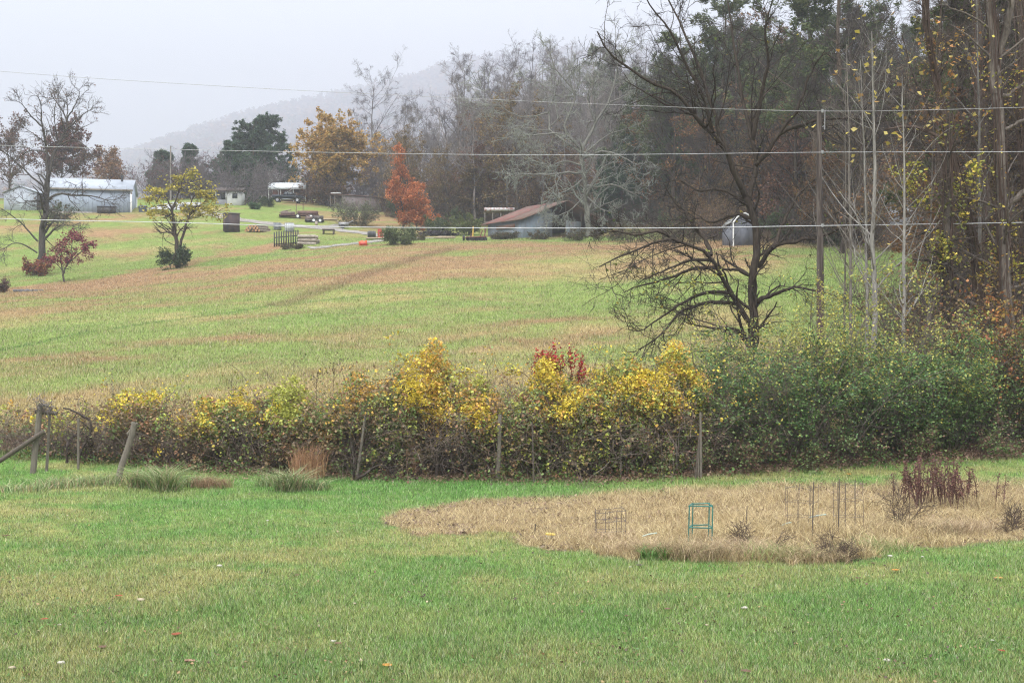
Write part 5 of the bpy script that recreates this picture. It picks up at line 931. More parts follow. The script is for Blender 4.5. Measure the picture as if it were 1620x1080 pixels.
# carport with white roof
o = at(424, 211); T = frame(o, math.radians(2)); root = thing('carport', 'metal carport with rounded white roof over a red brown back', 'carport', o); Lc = 60 / F * 211; hc = max(P(424, 299, 211).z - o.z, 1.9); WRF = surf('white_roof', (.68, .70, .72), (.58, .6, .63), 2, .4, .2, .3, (1, 1, 1), ('X', 2)); RDW = surf('red_brown_panel', (.18, .07, .055), (.13, .06, .05), 3, .8, 0, .4, (1, 1, 1), ('X', 3))
prof = [(-.15, -.05), (.1, .65), (.75, 1.1), (2.2, 1.35), (3.7, 1.1), (4.3, .65), (4.55, -.05)]
m = MB()
for (a, za), (b_, zb) in zip(prof[:-1], prof[1:]): quad_slab(m, T(0, a, hc + za), T(Lc, a, hc + za), T(Lc, b_, hc + zb), T(0, b_, hc + zb), .05)
m.build('roof', WRF, root)
m = MB(); m.prism([T(.1, 4.3, -.3), T(Lc - .1, 4.3, -.3), T(Lc - .1, 4.3, hc + .6), T(.1, 4.3, hc + .6)], T(0, .08, 0) - T(0, 0, 0)); m.build('back_panel', RDW, root)
m = MB(); m.prism([T(Lc - .06, .1, 1.4), T(Lc - .06, 4.25, 1.4), T(Lc - .06, 4.25, hc + .5), T(Lc - .06, .1, hc + .5)], T(.05, 0, 0) - T(0, 0, 0)); m.build('end_panel', RDW, root)
for x in (.1, Lc / 3, 2 * Lc / 3, Lc - .1): m = MB(); m.rod(T(x, .05, -.4), T(x, .05, hc + .4), .05, .05, 8); m.build('carport_post', TRIM, root)
# dark pickup, side on, nose to the right
def pickup():
    o = at(430, 204); Lk = 50 / F * 204; s = Lk / 5.6; T0 = frame(o, math.radians(4)); T = lambda x, y, z: T0(x * s, y * s, z * s)
    root = thing('pickup_truck', 'dark pickup truck parked in front of the white carport', 'truck', o); PT = surf('dark_blue_paint', (.018, .028, .04), (.03, .038, .048), 2, .25, .3, .02)
    TY = surf('tyre_rubber', (.02, .02, .02), None, 9, .9); RM = surf('wheel_rim', (.5, .5, .52), (.4, .4, .42), 5, .3, .8); CH = surf('chrome', (.6, .6, .62), None, 3, .2, .9, .0)
    side = [(0, .55), (.45, .55), (.62, .88), (1.3, .88), (1.48, .55), (3.95, .55), (4.1, .88), (4.8, .88), (4.95, .55), (5.5, .5), (5.6, .75), (5.55, 1.05), (5.35, 1.16), (4.1, 1.22), (1.95, 1.22), (1.93, 1.3), (0, 1.3)]
    m = MB(); m.prism([T(x, 0, z) for x, z in side], T(0, 1.9, 0) - T(0, 0, 0)); m.build('body', PT, root)
    cab = [(1.98, 1.2), (4.25, 1.2), (3.5, 1.82), (2.15, 1.84)]; m = MB(); f = [T(x, .08 + .22 * (z > 1.5), z) for x, z in cab]; g_ = [T(x, 1.82 - .22 * (z > 1.5), z) for x, z in cab]
    m.add([list(v) for v in f + g_], [[[0, 1, 2, 3]], [[7, 6, 5, 4]], [[0, 4, 5, 1]], [[1, 5, 6, 2]], [[2, 6, 7, 3]], [[3, 7, 4, 0]]]); m.build('cab', PT, root)
    for a, b_, c, d in ((2.12, 2.2, 2.85, 2.85), (2.95, 2.95, 3.5, 4.05)):
        m = MB(); m.prism([T(a, .075, 1.27), T(d, .075, 1.27), T(c, .255, 1.72), T(b_, .255, 1.72)], T(0, -.02, .0) - T(0, 0, 0)); m.build('side_window', GLS, root)
    for x in (.97, 4.45):
        for y in (-.02, 1.68):
            c = T(x, y, .4); e = T(x, y + .24, .4); m = MB(); m.rod(c, e, .4 * s, .4 * s, 20); w_ = m.build('wheel', TY, root); m = MB(); d = (c - e).normalized(); m.rod(c + d * .012, c - d * .02, .24 * s, .24 * s, 14); m.build('rim', RM, w_)
    for nm, bx, sz, mt in (('bumper', (5.62, .95, .62), (.1, 1.8, .22), CH), ('bumper', (-.06, .95, .62), (.1, 1.8, .2), CH), ('running_board', (2.72, -.06, .5), (2.3, .14, .07), CH), ('headlight', (5.57, .2, .92), (.06, .3, .18), TRIM), ('headlight', (5.57, 1.7, .92), (.06, .3, .18), TRIM), ('side_mirror', (3.95, -.08, 1.32), (.12, .16, .16), PT)):
        m = MB(); m.box(T(*bx), [q * s for q in sz], math.radians(4)); m.build(nm, mt, root)
pickup()
# old board shed with open lean-to front
o = at(532, 199); T = frame(o, math.radians(-7)); k_ = 199 / F; Ls = 66 * k_; OLD = surf('old_grey_boards', (.24, .21, .21), (.15, .10, .095), 2, .9, 0, .7, (1, 1, .3), ('X', 3.5), .35, .65); ORF = surf('rusty_shed_roof', (.17, .09, .075), (.10, .07, .065), 2, .8, .1, .4)
root = thing('board_shed', 'low grey board shed with rusty sloping roof below the oak', 'shed', o); h0, h1 = 2.25, 1.65
m = MB(); m.prism([T(.9, 0, -.8), T(Ls, 0, -.8), T(Ls, 0, h1), T(.9, 0, h0 - .1)], T(0, .1, 0) - T(0, 0, 0)); m.build('front_wall', OLD, root)
m = MB(); m.prism([T(-.9, 3, -.6), T(Ls, 3, -.6), T(Ls, 3, h1), T(-.9, 3, h0)], T(0, .1, 0) - T(0, 0, 0)); m.build('back_wall', OLD, root)
m = MB(); m.prism([T(.9, .11, -.7), T(.9, 2.9, -.7), T(.9, 2.9, h0 - .1), T(.9, .11, h0 - .1)], T(.1, 0, 0) - T(0, 0, 0)); m.build('inner_wall', RDW, root)
m = MB(); m.prism([T(Ls, .11, -.8), T(Ls, 2.95, -.8), T(Ls, 2.95, h1), T(Ls, .11, h1)], T(-.1, 0, 0) - T(0, 0, 0)); m.build('end_wall', OLD, root)
m = MB(); quad_slab(m, T(-1.1, -.25, h0 + .06), T(Ls + .3, -.25, h1 + .02), T(Ls + .3, 3.3, h1 + .1), T(-1.1, 3.3, h0 + .14), .09); m.build('roof', ORF, root)
for x in (-.95, -.3): m = MB(); m.box(T(x, .05, .7), (.16, .16, 2.9), 0); m.build('shed_post', DWOOD, root)
m = MB(); m.box(T(-.1, .3, h0 + .22), (1.5, 1.0, .12), math.radians(-7)); m.build('roof_panel', TRIM, root)
# rusty tin barn seen from its corner
BL, BR, BC = at(772, 158), at(960, 161), at(828, 152.5); zb = BC.z - .1; eave = P(828, 346, 152.5).z; ridge_z = P(893, 319, 157).z
o = Vector((BC.x, BC.y, zb)); root = thing('tin_barn', 'old tin barn with rusty red gable roof and blue grey walls', 'barn', o)
TIN = surf('blue_grey_tin', (.20, .26, .31), (.17, .14, .13), 1.3, .6, .15, .5, (1, 1, .5), ('X', 2.2), .35, .75); TIN2 = surf('dull_grey_tin', (.20, .25, .28), (.15, .13, .12), 1.3, .7, .15, .5, (1, 1, .5), ('X', 2.2), .35, .7)
RUST = surf('rusted_roof_tin', (.23, .075, .06), (.15, .10, .075), 1.1, .75, .15, .5, (1, 1, 1), ('Y', 1.7), .38, .62); RUST2 = surf('mossy_roof_tin', (.14, .105, .075), (.20, .09, .07), 1.6, .85, .05, .5, (1, 1, 1), ('Y', 1.7), .38, .65)
e1 = Vector((BL.x - BC.x, BL.y - BC.y, 0)); e2 = Vector((BR.x - BC.x, BR.y - BC.y, 0)); B0 = lambda a, b_, z: Vector((BC.x, BC.y, 0)) + e1 * a + e2 * b_ + Vector((0, 0, z))
rz_ = lambda b_: eave + (ridge_z - eave) * (1 - abs(2 * b_ - 1))
n1 = e2.normalized() * .1; n2 = e1.normalized() * .1
m = MB(); m.prism([B0(.005, 0, zb - .8), B0(1, 0, zb - .8), B0(1, 0, eave), B0(.005, 0, eave)], n1); m.build('side_wall', TIN, root)
for nm, b0, b1, mt, zl in (('gable_panel', 0, .335, TIN, None), ('gable_panel', .50, .68, TIN2, eave + .3), ('gable_panel', .8, 1.0, TIN2, eave - .2)):
    m = MB(); m.prism([B0(0, b0, zb - .6), B0(0, b1, zb - .6), B0(0, b1, (zl or rz_(b1) - .25)), B0(0, b0, (zl or rz_(b0) - .02))], n2); m.build(nm, mt, root)
for b_ in (.34, .5, .69, .8): m = MB(); m.rod(B0(.02, b_, zb - .5), B0(.02, b_, rz_(b_) - .1), .09, .09, 6); m.build('barn_post', DWOOD, root)
m = MB(); m.prism([B0(1, .01, zb - .6), B0(1, .99, zb - .6), B0(1, .99, eave), B0(1, .5, ridge_z - .05), B0(1, .01, eave)], -n2); m.build('back_gable', DWOOD, root)
m = MB(); m.prism([B0(0, 1, zb - .6), B0(1, 1, zb - .6), B0(1, 1, eave), B0(0, 1, eave)], -n1); m.build('far_wall', TIN2, root)
for nm, a0, a1, mt in (('roof', -.06, .45, RUST2), ('roof', .45, 1.1, RUST)):
    m = MB(); s_ = (ridge_z - eave) * 2; quad_slab(m, B0(a0, -.04, eave - .04 * s_ + .04 + (.03 if mt is RUST else 0)), B0(a1, -.04, eave - .04 * s_ + .04 + (.03 if mt is RUST else 0)), B0(a1, .5, ridge_z + .05), B0(a0, .5, ridge_z + .05), -.06); m.build(nm, mt, root)
m = MB(); quad_slab(m, B0(-.06, 1.05, eave - .05), B0(1.1, 1.05, eave - .05), B0(1.1, .505, ridge_z + .04), B0(-.06, .505, ridge_z + .04), .06); m.build('roof', RUST2, root)
m = MB(); m.prism([B0(.2, -.015, zb + 1.5), B0(.72, -.015, zb + 1.5), B0(.72, -.015, zb + 2.0), B0(.2, -.015, zb + 2.0)], n1 * .2); m.build('hatch', RUST2, root)
# open shelter with white fascia behind the barn
o = at(766, 166); T = frame(o, math.radians(3)); root = thing('open_shelter', 'open shelter with rust stained white fascia on thin posts', 'shelter', o); ws = 48 / F * 166; hs_ = P(766, 331, 166).z - o.z; FAS = surf('rusty_white_fascia', (.58, .56, .55), (.28, .10, .08), 3, .7, 0, .2, (1, 1, 1), None, .45, .6)
m = MB(); m.box(T(ws / 2, 0, hs_), (ws, .12, .42), math.radians(3)); m.build('fascia', FAS, root); m = MB(); quad_slab(m, T(0, .1, hs_ + .1), T(ws, .1, hs_ + .1), T(ws, 4, hs_ - .1), T(0, 4, hs_ - .1), .08); m.build('roof', ORF, root)
for x in (.1, ws * .28, ws * .55, ws * .85): m = MB(); m.box(T(x, .1, hs_ / 2 - .3), (.13, .13, hs_ - .2), 0); m.build('shelter_post', WOOD, root)
m = MB(); m.box(T(ws / 2, 1.2, hs_ * .45), (ws, .08, .5), math.radians(3)); m.build('rail_board', DWOOD, root)
# grey barn shaped garden shed
o = at(1159, 118); T = frame(o, math.radians(6)); wsd = 39 / F * 118; hsd = P(1159, 353, 118).z - o.z; hp = P(1178, 337, 118).z - o.z; GSH = surf('slate_grey_siding', (.125, .13, .15), (.10, .105, .12), 3, .8, 0, .4, (1, 1, 1), ('X', 4)); GRF = surf('grey_shingles', (.22, .22, .21), (.17, .17, .16), 4, .9)
root = thing('garden_shed', 'small slate grey shed with white trim behind the dark bare tree', 'shed', o); x1, z1 = wsd * .2, hsd + (hp - hsd) * .62
m = MB(); m.prism([T(0, 0, -.4), T(wsd, 0, -.4), T(wsd, 0, hsd), T(wsd - x1, 0, z1), T(wsd / 2, 0, hp), T(x1, 0, z1), T(0, 0, hsd)], T(0, .1, 0) - T(0, 0, 0)); m.build('front_wall', GSH, root)
for x, d in ((0, .1), (wsd, -.1)): m = MB(); m.prism([T(x, .105, -.4), T(x, 3.6, -.4), T(x, 3.6, hsd), T(x, .105, hsd)], T(d, 0, 0) - T(0, 0, 0)); m.build('side_wall', GSH, root)
for (xa, za), (xb, zb_) in (((-.08, hsd - .05), (x1, z1)), ((x1, z1), (wsd / 2, hp)), ((wsd / 2, hp), (wsd - x1, z1)), ((wsd - x1, z1), (wsd + .08, hsd - .05))):
    m = MB(); quad_slab(m, T(xa, -.1, za + .03), T(xb, -.1, zb_ + .03), T(xb, 3.8, zb_ + .03), T(xa, 3.8, za + .03), -.06); m.build('roof', GRF, root)
for (xa, za), (xb, zb_) in (((.04, -.3), (.04, hsd)), ((.0, hsd), (x1, z1)), ((x1, z1), (wsd / 2, hp)), ((wsd / 2, hp), (wsd - x1, z1)), ((wsd - x1, z1), (wsd, hsd)), ((wsd - .04, hsd), (wsd - .04, -.3))):
    m = MB(); a_, b__ = T(xa, -.13, za), T(xb, -.13, zb_); m.rod(a_, b__, .075, .075, 6); m.build('white_trim', TRIM, root)
m = MB(); m.prism([T(wsd * .3, -.02, -.2), T(wsd * .7, -.02, -.2), T(wsd * .7, -.02, hsd - .2), T(wsd * .3, -.02, hsd - .2)], T(0, .015, 0) - T(0, 0, 0)); m.build('door', surf('slate_door', (.10, .105, .125), None, 3, .8), root)
# pale house behind the right hand woods
o = at(1408, 136); T = frame(o, math.radians(-5)); root = thing('pale_house', 'pale house glimpsed between saplings in the woods', 'house', o); gable_house(root, T, 5.6, 5, 2.3, 1.2, surf('pale_siding', (.52, .54, .58), (.42, .44, .47), 3, .7, 0, .4, (1, 1, 1), ('Z', 3)), surf('grey_house_roof', (.33, .33, .35), (.24, .24, .25), 3, .8))
for x in (1.0, 2.9, 4.3):
    m = MB(); m.prism([T(x, -.02, .8), T(x + .75, -.02, .8), T(x + .75, -.02, 1.8), T(x, -.02, 1.8)], T(0, .015, 0) - T(0, 0, 0)); wn = m.build('window', GLS, root); m = MB(); m.box(T(x + .375, -.04, .76), (.9, .06, .08), 0); m.build('sill', TRIM, wn)
# distant pole behind the yellow tree
q = at(270, 204); m = MB(); m.rod(q, P(270, 231, 204), .16, .11, 8, n=5, wob=.02); tag(m.build('utility_pole', POLET, None, q), 'thin distant pale pole behind the yellow tree', 'utility pole')
# ------------------------------------------------------------------ yard clutter
o = hit(366, 366); T = frame(o, math.radians(24)); root = thing('rusty_bin_shed', 'square dark rusty metal box shed beside the yellow tree', 'shed', o); RB_ = surf('dark_rust', (.045, .035, .04), (.085, .05, .045), 2, .8, .2, .4, (1, 1, .4), ('X', 3)); kk = o.y / F
w2 = 15 * kk
m = MB(); m.box(T(0, .0, 1.0), (w2 * 1.5, w2 * 1.3, 2.3), math.radians(24)); m.build('box_body', RB_, root); m = MB(); m.box(T(0, 0, 2.22), (w2 * 1.62, w2 * 1.42, .12), math.radians(24)); m.build('lid', surf('grey_rust', (.16, .14, .14), (.1, .08, .075), 3, .8), root)
LOGB = surf('log_bark', (.20, .16, .12), (.12, .09, .07), 5, .9, 0, .6); LOGE = surf('log_end', (.48, .26, .12), (.36, .2, .1), 6, .85)
def log(label, a, b_, r, group, end=LOGE):
    root = thing('log', label, 'log', a, group); a, b_ = Vector(a), Vector(b_); m = MB(); m.rod(a, b_, r, r * .92, 9, n=4, wob=.02, seed=int(r * 1e4)); m.build('log_bark', LOGB, root); d = (b_ - a).normalized()
    m = MB(); m.rod(a - d * .015, a + d * .01, r * .86, r * .86, 12); m.build('cut_end', end, root)
rg = np.random.default_rng(3); b0 = hit(388, 367)
for i, (dx, lv_) in enumerate([(0, 0), (.45, 0), (.9, 0), (1.35, 0), (1.75, 0), (.22, 1), (.68, 1), (1.12, 1), (1.55, 1), (.45, 2), (.9, 2), (1.3, 2)]):
    a = b0 + Vector((dx, rg.normal() * .12, .18 + lv_ * .30)); log(('bottom', 'middle', 'top')[lv_] + ' layer log with orange cut end in the pile by the rusty box', a, a + Vector((1.1, 2.2, .02)), .19, 'logs piled by the rusty box ' + ('bottom', 'middle', 'top')[lv_])
# slatted wood rack with pale logs
o = hit(434, 391); kk = o.y / F; root = thing('slatted_rack', 'black rack of upright slats holding the pale log stack', 'rack', o); BLK = surf('black_stake', (.022, .022, .026), (.04, .035, .035), 5, .8)
for i in range(11):
    x = i * 3.7 * kk; z0 = gz(o.x + x, o.y); m = MB(); m.box((o.x + x, o.y + .25 * i / 10 * (1 if i % 2 else .6), z0 + .78), (.13, .09, 1.85 + .08 * (i % 3)), 0); m.build('slat', BLK, root)
for zz in (.3, 1.1): m = MB(); m.rod((o.x - .05, o.y + .22, o.z + zz), (o.x + 38 * kk, o.y + .22, gz(o.x + 38 * kk, o.y) + zz), .06, .06, 6); m.build('rail', BLK, root)
b0 = hit(472, 388); PALE = surf('pale_cut_wood', (.45, .36, .26), (.33, .25, .17), 6, .85); PBK = surf('pale_log', (.36, .31, .26), (.2, .16, .13), 4, .9, 0, .5)
LOGB = PBK
for i in range(12):
    lv_ = i // 4; a = b0 + Vector((2.0 + rg.normal() * .12, .3 + .42 * (i % 4), .2 + lv_ * .42)); log(('bottom', 'middle', 'top')[lv_] + ' pale grey log stacked next to the black slatted rack', a, a + Vector((-2.1, .15 * rg.normal(), .04)), .2, 'pale logs beside the slatted rack ' + ('bottom', 'middle', 'top')[lv_], PALE)
a = hit(499, 372) + Vector((0, .6, 1.15)); log('short pale log standing on end above the log stack', a + Vector((0, -.1, .2)), a + Vector((.05, .0, .65)), .2, None, PALE)
def tote(label, px, row, wpx, hpx, colm):
    o = hit(px, row); kk = o.y / F; w_, h = wpx * kk, hpx * kk; root = thing('liquid_tote', label, 'tank', o); m = MB(); m.box(o + Vector((0, w_ / 2, h / 2 + .08)), (w_ * .94, w_ * .94, h * .9), .1); m.build('tank', colm, root); m = MB()
    for i in range(5):
        for sy in (-.02, w_ + .02):
            x = (i / 4 - .5) * w_; m.box(o + Vector((x, sy, h / 2 + .06)), (.04, .04, h), .1)
    m.build('cage_bars', STEEL, root); m = MB(); [m.box(o + Vector((0, -.03, .1 + h * t)), (w_ * 1.02, .04, .04), .1) for t in (.05, .35, .65, .93)]; m.build('cage_rails', STEEL, root); m = MB(); m.rod(o + Vector((0, w_ / 2, h + .02)), o + Vector((0, w_ / 2, h + .12)), .12, .1, 10); m.build('cap', BLK, root)
tote('white caged liquid tote behind the black slatted rack', 457, 367, 14, 14, surf('white_tank', (.62, .64, .66), (.52, .54, .57), 3, .5)); tote('dull bluish caged tote left of the white one', 438, 364, 12, 11, surf('dull_tank', (.26, .29, .33), (.19, .2, .22), 3, .6))
# rusty trailer and wagon
def trailer(label, px, row, wpx, hh, dark, nm='flatbed_trailer', ends=True):
    o = hit(px, row); kk = o.y / F; L_ = wpx * kk; T = frame(o, math.radians(8)); root = thing(nm, label, 'trailer', o); RS = surf('trailer_rust', dark, [c * .6 for c in dark], 3, .85, .2, .4)
    m = MB(); m.box(T(L_ * .5, .9, hh), (L_, 1.8, .16), math.radians(8)); m.build('bed', RS, root); m = MB(); m.box(T(L_ * .72, .02, hh + .32), (L_ * .52, .08, .5), math.radians(8)); m.build('side_board', RS, root)
    m = MB(); m.box(T(L_ * .22, .9, hh + .28), (L_ * .35, 1.5, .35), math.radians(8)); m.rod(T(L_ * .08, .5, hh + .5), T(L_ * .3, .6, hh + .75), .08, .08, 6); m.rod(T(.1, .2, hh + .3), T(L_ * .2, 1, hh + .6), .07, .07, 6); m.build('scrap_load', surf('scrap', (.2, .14, .12), (.1, .07, .065), 4, .8), root)
    for x in (.47, .8):
        for y in (-.05, 1.65): c = T(L_ * x, y, .32); m = MB(); m.rod(c, T(L_ * x, y + .2, .32), .34, .34, 16); w_ = m.build('wheel', BLK, root); m = MB(); m.rod(T(L_ * x, y - .012, .32), T(L_ * x, y + .02, .32), .18, .18, 12); m.build('rim', TRIM, w_)
    if ends:
        for x in (.43, .60): m = MB(); m.rod(T(L_ * x, .4, hh), T(L_ * x, .4, hh + 1.6), .05, .05, 6); m.build('upright_pole', RS, root)
trailer('long rusty flatbed trailer loaded with scrap in the yard', 441, 345, 63, .5, (.16, .085, .075)); trailer('low grey brown farm wagon nearer than the long trailer', 482, 352, 30, .4, (.14, .115, .11), 'farm_wagon', False)
q = hit(510, 371); kk = q.y / F; root = thing('low_table', 'low dark work table right of the pale logs', 'table', q); m = MB(); m.box(q + Vector((9 * kk, .5, .62)), (19 * kk, 1.1, .14), .08); m.build('table_top', DWOOD, root)
for dx, dy in ((1, .1), (17, .1), (1, .9), (17, .9)): m = MB(); m.box(q + Vector((dx * kk, dy, .25)), (.12, .12, .66)); m.build('leg', DWOOD, root)
REDP = surf('red_paint', (.50, .05, .035), (.36, .05, .04), 3, .5); ORP = surf('orange_red_plastic', (.62, .10, .03), (.5, .09, .04), 3, .45)
q = hit(602, 376); root = thing('steel_drum', 'red steel drum standing in the yard by the green bush', 'drum', q); m = MB(); [m.rod(q + Vector((0, 0, z0)), q + Vector((0, 0, z1_)), r_, r_, 18) for z0, z1_, r_ in ((0, .32, .36), (.32, .36, .385), (.36, .66, .36), (.66, .70, .385), (.70, 1.0, .36))]; m.build('drum_body', REDP, root); m = MB(); m.rod(q + Vector((0, 0, 1.0)), q + Vector((0, 0, 1.04)), .385, .385, 18); m.rod(q + Vector((.15, 0, 1.04)), q + Vector((.15, 0, 1.08)), .06, .06, 8); m.build('drum_lid', REDP, root)
q = hit(588, 376); root = thing('steel_drum', 'dark drum lying on its side next to the red drum', 'drum', q); m = MB(); m.rod(q + Vector((-.5, .1, .42)), q + Vector((.45, .3, .42)), .42, .42, 18); m.build('drum_body', DARK, root); m = MB(); [m.rod(q + Vector((x, .18 + x * .2, .42)), q + Vector((x + .05, .19 + x * .2, .42)), .45, .45, 18) for x in (-.25, .15)]; m.build('drum_hoop', BLK, root)
q = hit(574, 389); kk = q.y / F; root = thing('feed_trough', 'orange red plastic trough tipped on the yard edge', 'trough', q); w_ = 14 * kk; m = MB(); m.prism([q + Vector((-w_ * .38, 0, 0)), q + Vector((w_ * .45, 0, 0)), q + Vector((w_ * .4, 0, .62)), q + Vector((w_ * .1, 0, .5)), q + Vector((-w_ * .1, 0, .62)), q + Vector((-w_ * .5, 0, .45))], (0, .7, .05)); m.build('trough_body', ORP, root); m = MB(); m.prism([q + Vector((-w_ * .3, -.015, .12)), q + Vector((w_ * .35, -.015, .12)), q + Vector((w_ * .3, -.015, .38)), q + Vector((-w_ * .36, -.015, .34))], (0, .01, 0)); m.build('front_panel', REDP, root)
# farm implement by the barn with a yellow upright
q = hit(752, 381); kk = q.y / F; T = frame(q, math.radians(10)); root = thing('farm_implement', 'rusty farm implement with yellow upright lever by the barn', 'implement', q); RI = surf('implement_rust', (.17, .045, .04), (.09, .05, .05), 4, .8, .2)
m = MB(); [m.rod(T(a, b_, z), T(c, d, e), .07, .07, 6) for a, b_, z, c, d, e in ((-1.1, 0, .4, 1.3, 0, .5), (-1.1, .9, .4, 1.3, .9, .5), (-1, 0, .4, -1, .9, .4), (.2, 0, .45, .2, .9, .45), (1.2, 0, .5, 1.2, .9, .5), (-.6, .4, .4, -.2, .4, 1.1), (.6, .4, .45, .9, .4, 1.3), (1.1, .2, .5, 1.3, .3, 1.5))]; m.build('frame', RI, root)
for x in (-.9, -.4, .1, .6, 1.1): m = MB(); m.rod(T(x, .1, .25), T(x + .12, .22, .25), .27, .27, 14); m.build('disc', BLK, root)
m = MB(); m.rod(T(-.25, .3, .5), T(-.2, .3, 1.75), .08, .08, 8); m.build('lever_post', surf('yellow_paint', (.55, .36, .06), (.42, .28, .06), 4, .6), root)
m = MB(); m.rod(T(-1.5, -.1, .32), T(-1.3, -.1, .32), .32, .32, 16); wq = m.build('wheel', BLK, root); m = MB(); m.rod(T(-1.52, -.1, .32), T(-1.28, -.1, .32), .12, .12, 10); m.build('hub', RI, wq)
q = hit(703, 378); m = MB(); m.box(q + Vector((0, 0, .15)), (2.6, .5, .14), .05); m.box(q + Vector((.3, .1, .28)), (2.2, .4, .1), .12); tag(m.build('lumber_stack', PALE, None, q), 'pale boards lying on the ground left of the implement', 'boards')
q = hit(692, 373); m = MB(); rgn = np.random.default_rng(8); n = 900; m.leaves(rgn, np.array(list(q)) + rgn.normal(size=(n, 3)) * [1.0, .5, .18] + [0, .5, .25], .45, shades(rgn, n, [(.035, .03, .04), (.06, .05, .05)]), w=.4); tag(m.build('debris_heap', LEAF, None, q), 'dark burnt heap of debris below the bare trees', 'heap')
for px, row, w_, lb in [(556, 353, 48, 'pale plank lying across the yard by the round bush'), (520, 349, 26, 'short pale plank lying near the farm wagon'), (600, 379, 42, 'pale plank on the ground below the red drum')]:
    q = hit(px, row); d = w_ / F * q.y / 2; m = MB(); m.box(q + Vector((0, 0, .15)), (2 * d, .6, .16), .07); m.box(q + Vector((.2, .4, .2)), (1.6 * d, .3, .1), .1); tag(m.build('plank', PALE, None, q), lb, 'plank')
q = hit(543, 362); root = thing('scrap_cart', 'small grey cart standing among the yard planks', 'cart', q); m = MB(); m.box(q + Vector((0, .4, .62)), (1.3, .8, .5), .1); m.rod(q + Vector((.6, .4, .8)), q + Vector((1.3, .5, 1.15)), .05, .05, 6); m.build('cart_body', STEEL, root); m = MB(); m.rod(q + Vector((-.1, -.05, .3)), q + Vector((-.1, .06, .3)), .3, .3, 14); m.build('wheel', BLK, root)
def bush(label, px, row, h, w_, seed, cols, size=.16, m_=7, stems=26): ivy('rounded_shrub', label, px, row, h, w_, cols, size, m_, seed, stems=stems)
bush('large round grey green bush in front of the board shed', 565, 357, 3.6, 4.6, 601, ((.15, .16, .10), (.19, .18, .11), (.11, .12, .075)), .17, 3, 34); bush('low green bush right of the red drum', 632, 387, 2.1, 2.6, 602, ((.13, .17, .07), (.18, .21, .09), (.10, .13, .06)), .15); bush('small green ball bush on the yard slope', 402, 331, 1.0, .9, 603, ((.05, .1, .045), (.07, .13, .05)), .12, 7, 12); bush('little dark bush under the white cottage tree', 421, 327, 1.5, 1.6, 604, DG, .15, 4, 12); bush('dark green bush at the cottage corner', 398, 322, 1.8, 3.0, 605, DG, .18, 5, 16); bush('orange brown shrub next to the carport', 491, 315, 1.6, 3, 606, ((.24, .14, .05), (.2, .11, .05)), .2, 5, 14); bush('dull green scrub behind the orange tree foot', 690, 368, 2.4, 4, 607, ((.07, .1, .04), (.1, .12, .05)), .18, 5, 20); bush('green yellow scrub left of the barn', 735, 372, 2.6, 3.4, 608, ((.1, .13, .04), (.14, .15, .05)), .18, 5, 18)
for i, (px, row, h, w_, lb) in enumerate([(806, 378, 1.0, 1.6, 'weeds against the blue grey barn wall'), (790, 379, .9, 1.4, 'dry weeds at the barn wall corner'), (850, 379, 1.1, 2, 'dark weeds along the barn gable wall'), (905, 381, 1.5, 2.6, 'brambles in front of the barn opening'), (960, 382, 2.2, 3.4, 'bramble heap at the far barn corner'), (1000, 384, 2.6, 3.6, 'dark bramble heap beyond the barn'), (1040, 386, 2.4, 3.6, 'bramble heap on the wood edge past the barn'), (1085, 388, 2.2, 3.4, 'bramble heap close to the grey shed'), (462, 394, .8, 2.2, 'weeds at the foot of the slatted rack'), (300, 335, 1.2, 2.6, 'dark weeds under the yellow tree crown by the drive'), (655, 380, 1.2, 2.5, 'low scrub right of the green yard bush')]):
    bush(lb, px, row, h, w_, 620 + i, ((.08, .095, .04), (.13, .085, .05), (.09, .07, .04)), .13, 3, 14)
# flowering pale branchy tree before the carport, old trough in the swale, pale fallen limb
special(bare_tree, 'pale white branched dead tree in front of the carport', 440, 0, 290, 4.2, (.42, .41, .40), (.45, .44, .44), y=205, r=.06, dens=.5, spread=.7)
q = hit(22, 462); kk = q.y / F; root = thing('stone_culvert', 'low dark stone culvert edge in the brown swale grass', 'culvert', q); STN = surf('culvert_stone', (.12, .11, .11), (.05, .048, .045), 5, .9, 0, .8); rgn = np.random.default_rng(4)
for i in range(9): m = MB(); m.rod(q + Vector((i * 5.1 * kk, 0, .0)), q + Vector(((i * 5.1 + 4.6) * kk, .05, .05)), .2 + .05 * rgn.random(), .2, 7, n=4, wob=.04, seed=i); m.build('stone', STN, root)
# gravel drive strips laid on the ground
b = MB()
for q in ([(300, 330), (345, 341), (390, 350), (450, 357), (500, 360), (545, 357)], [(500, 360), (545, 366), (590, 371), (640, 376), (690, 377)], [(490, 393), (540, 388), (585, 383), (640, 377)]):
    pts = [hit(*p) for p in q]; L_ = resample(pts, 40); t = nrm(np.gradient(L_, axis=0)); nrl = np.stack([-t[:, 1], t[:, 0], 0 * t[:, 0]], 1); V = []
    for k in (-1.3, -.5, .5, 1.3): pp = L_ + nrl * (k + .25 * np.sin(np.arange(40) * 1.3 + k)[:, None]); pp[:, 2] = ground(pp[:, 0], pp[:, 1]) + .05; V.append(pp)
    b.add(np.stack(V, 1), grid_faces(40, 4), mix((.34, .32, .30), (.22, .18, .13), np.random.default_rng(5).random(160) * .6))
tag(b.build('path', GROUND), kind='structure')
q = hit(236, 331); b = MB(); n = 12; X, Y = np.meshgrid(np.linspace(q.x - .5, q.x + 5, n), np.linspace(q.y, q.y + 14, n)); b.add(np.stack([X, Y, ground(X, Y) + .05], -1), grid_faces(n, n), (.42, .42, .42)); tag(b.build('driveway', GROUND), kind='structure')
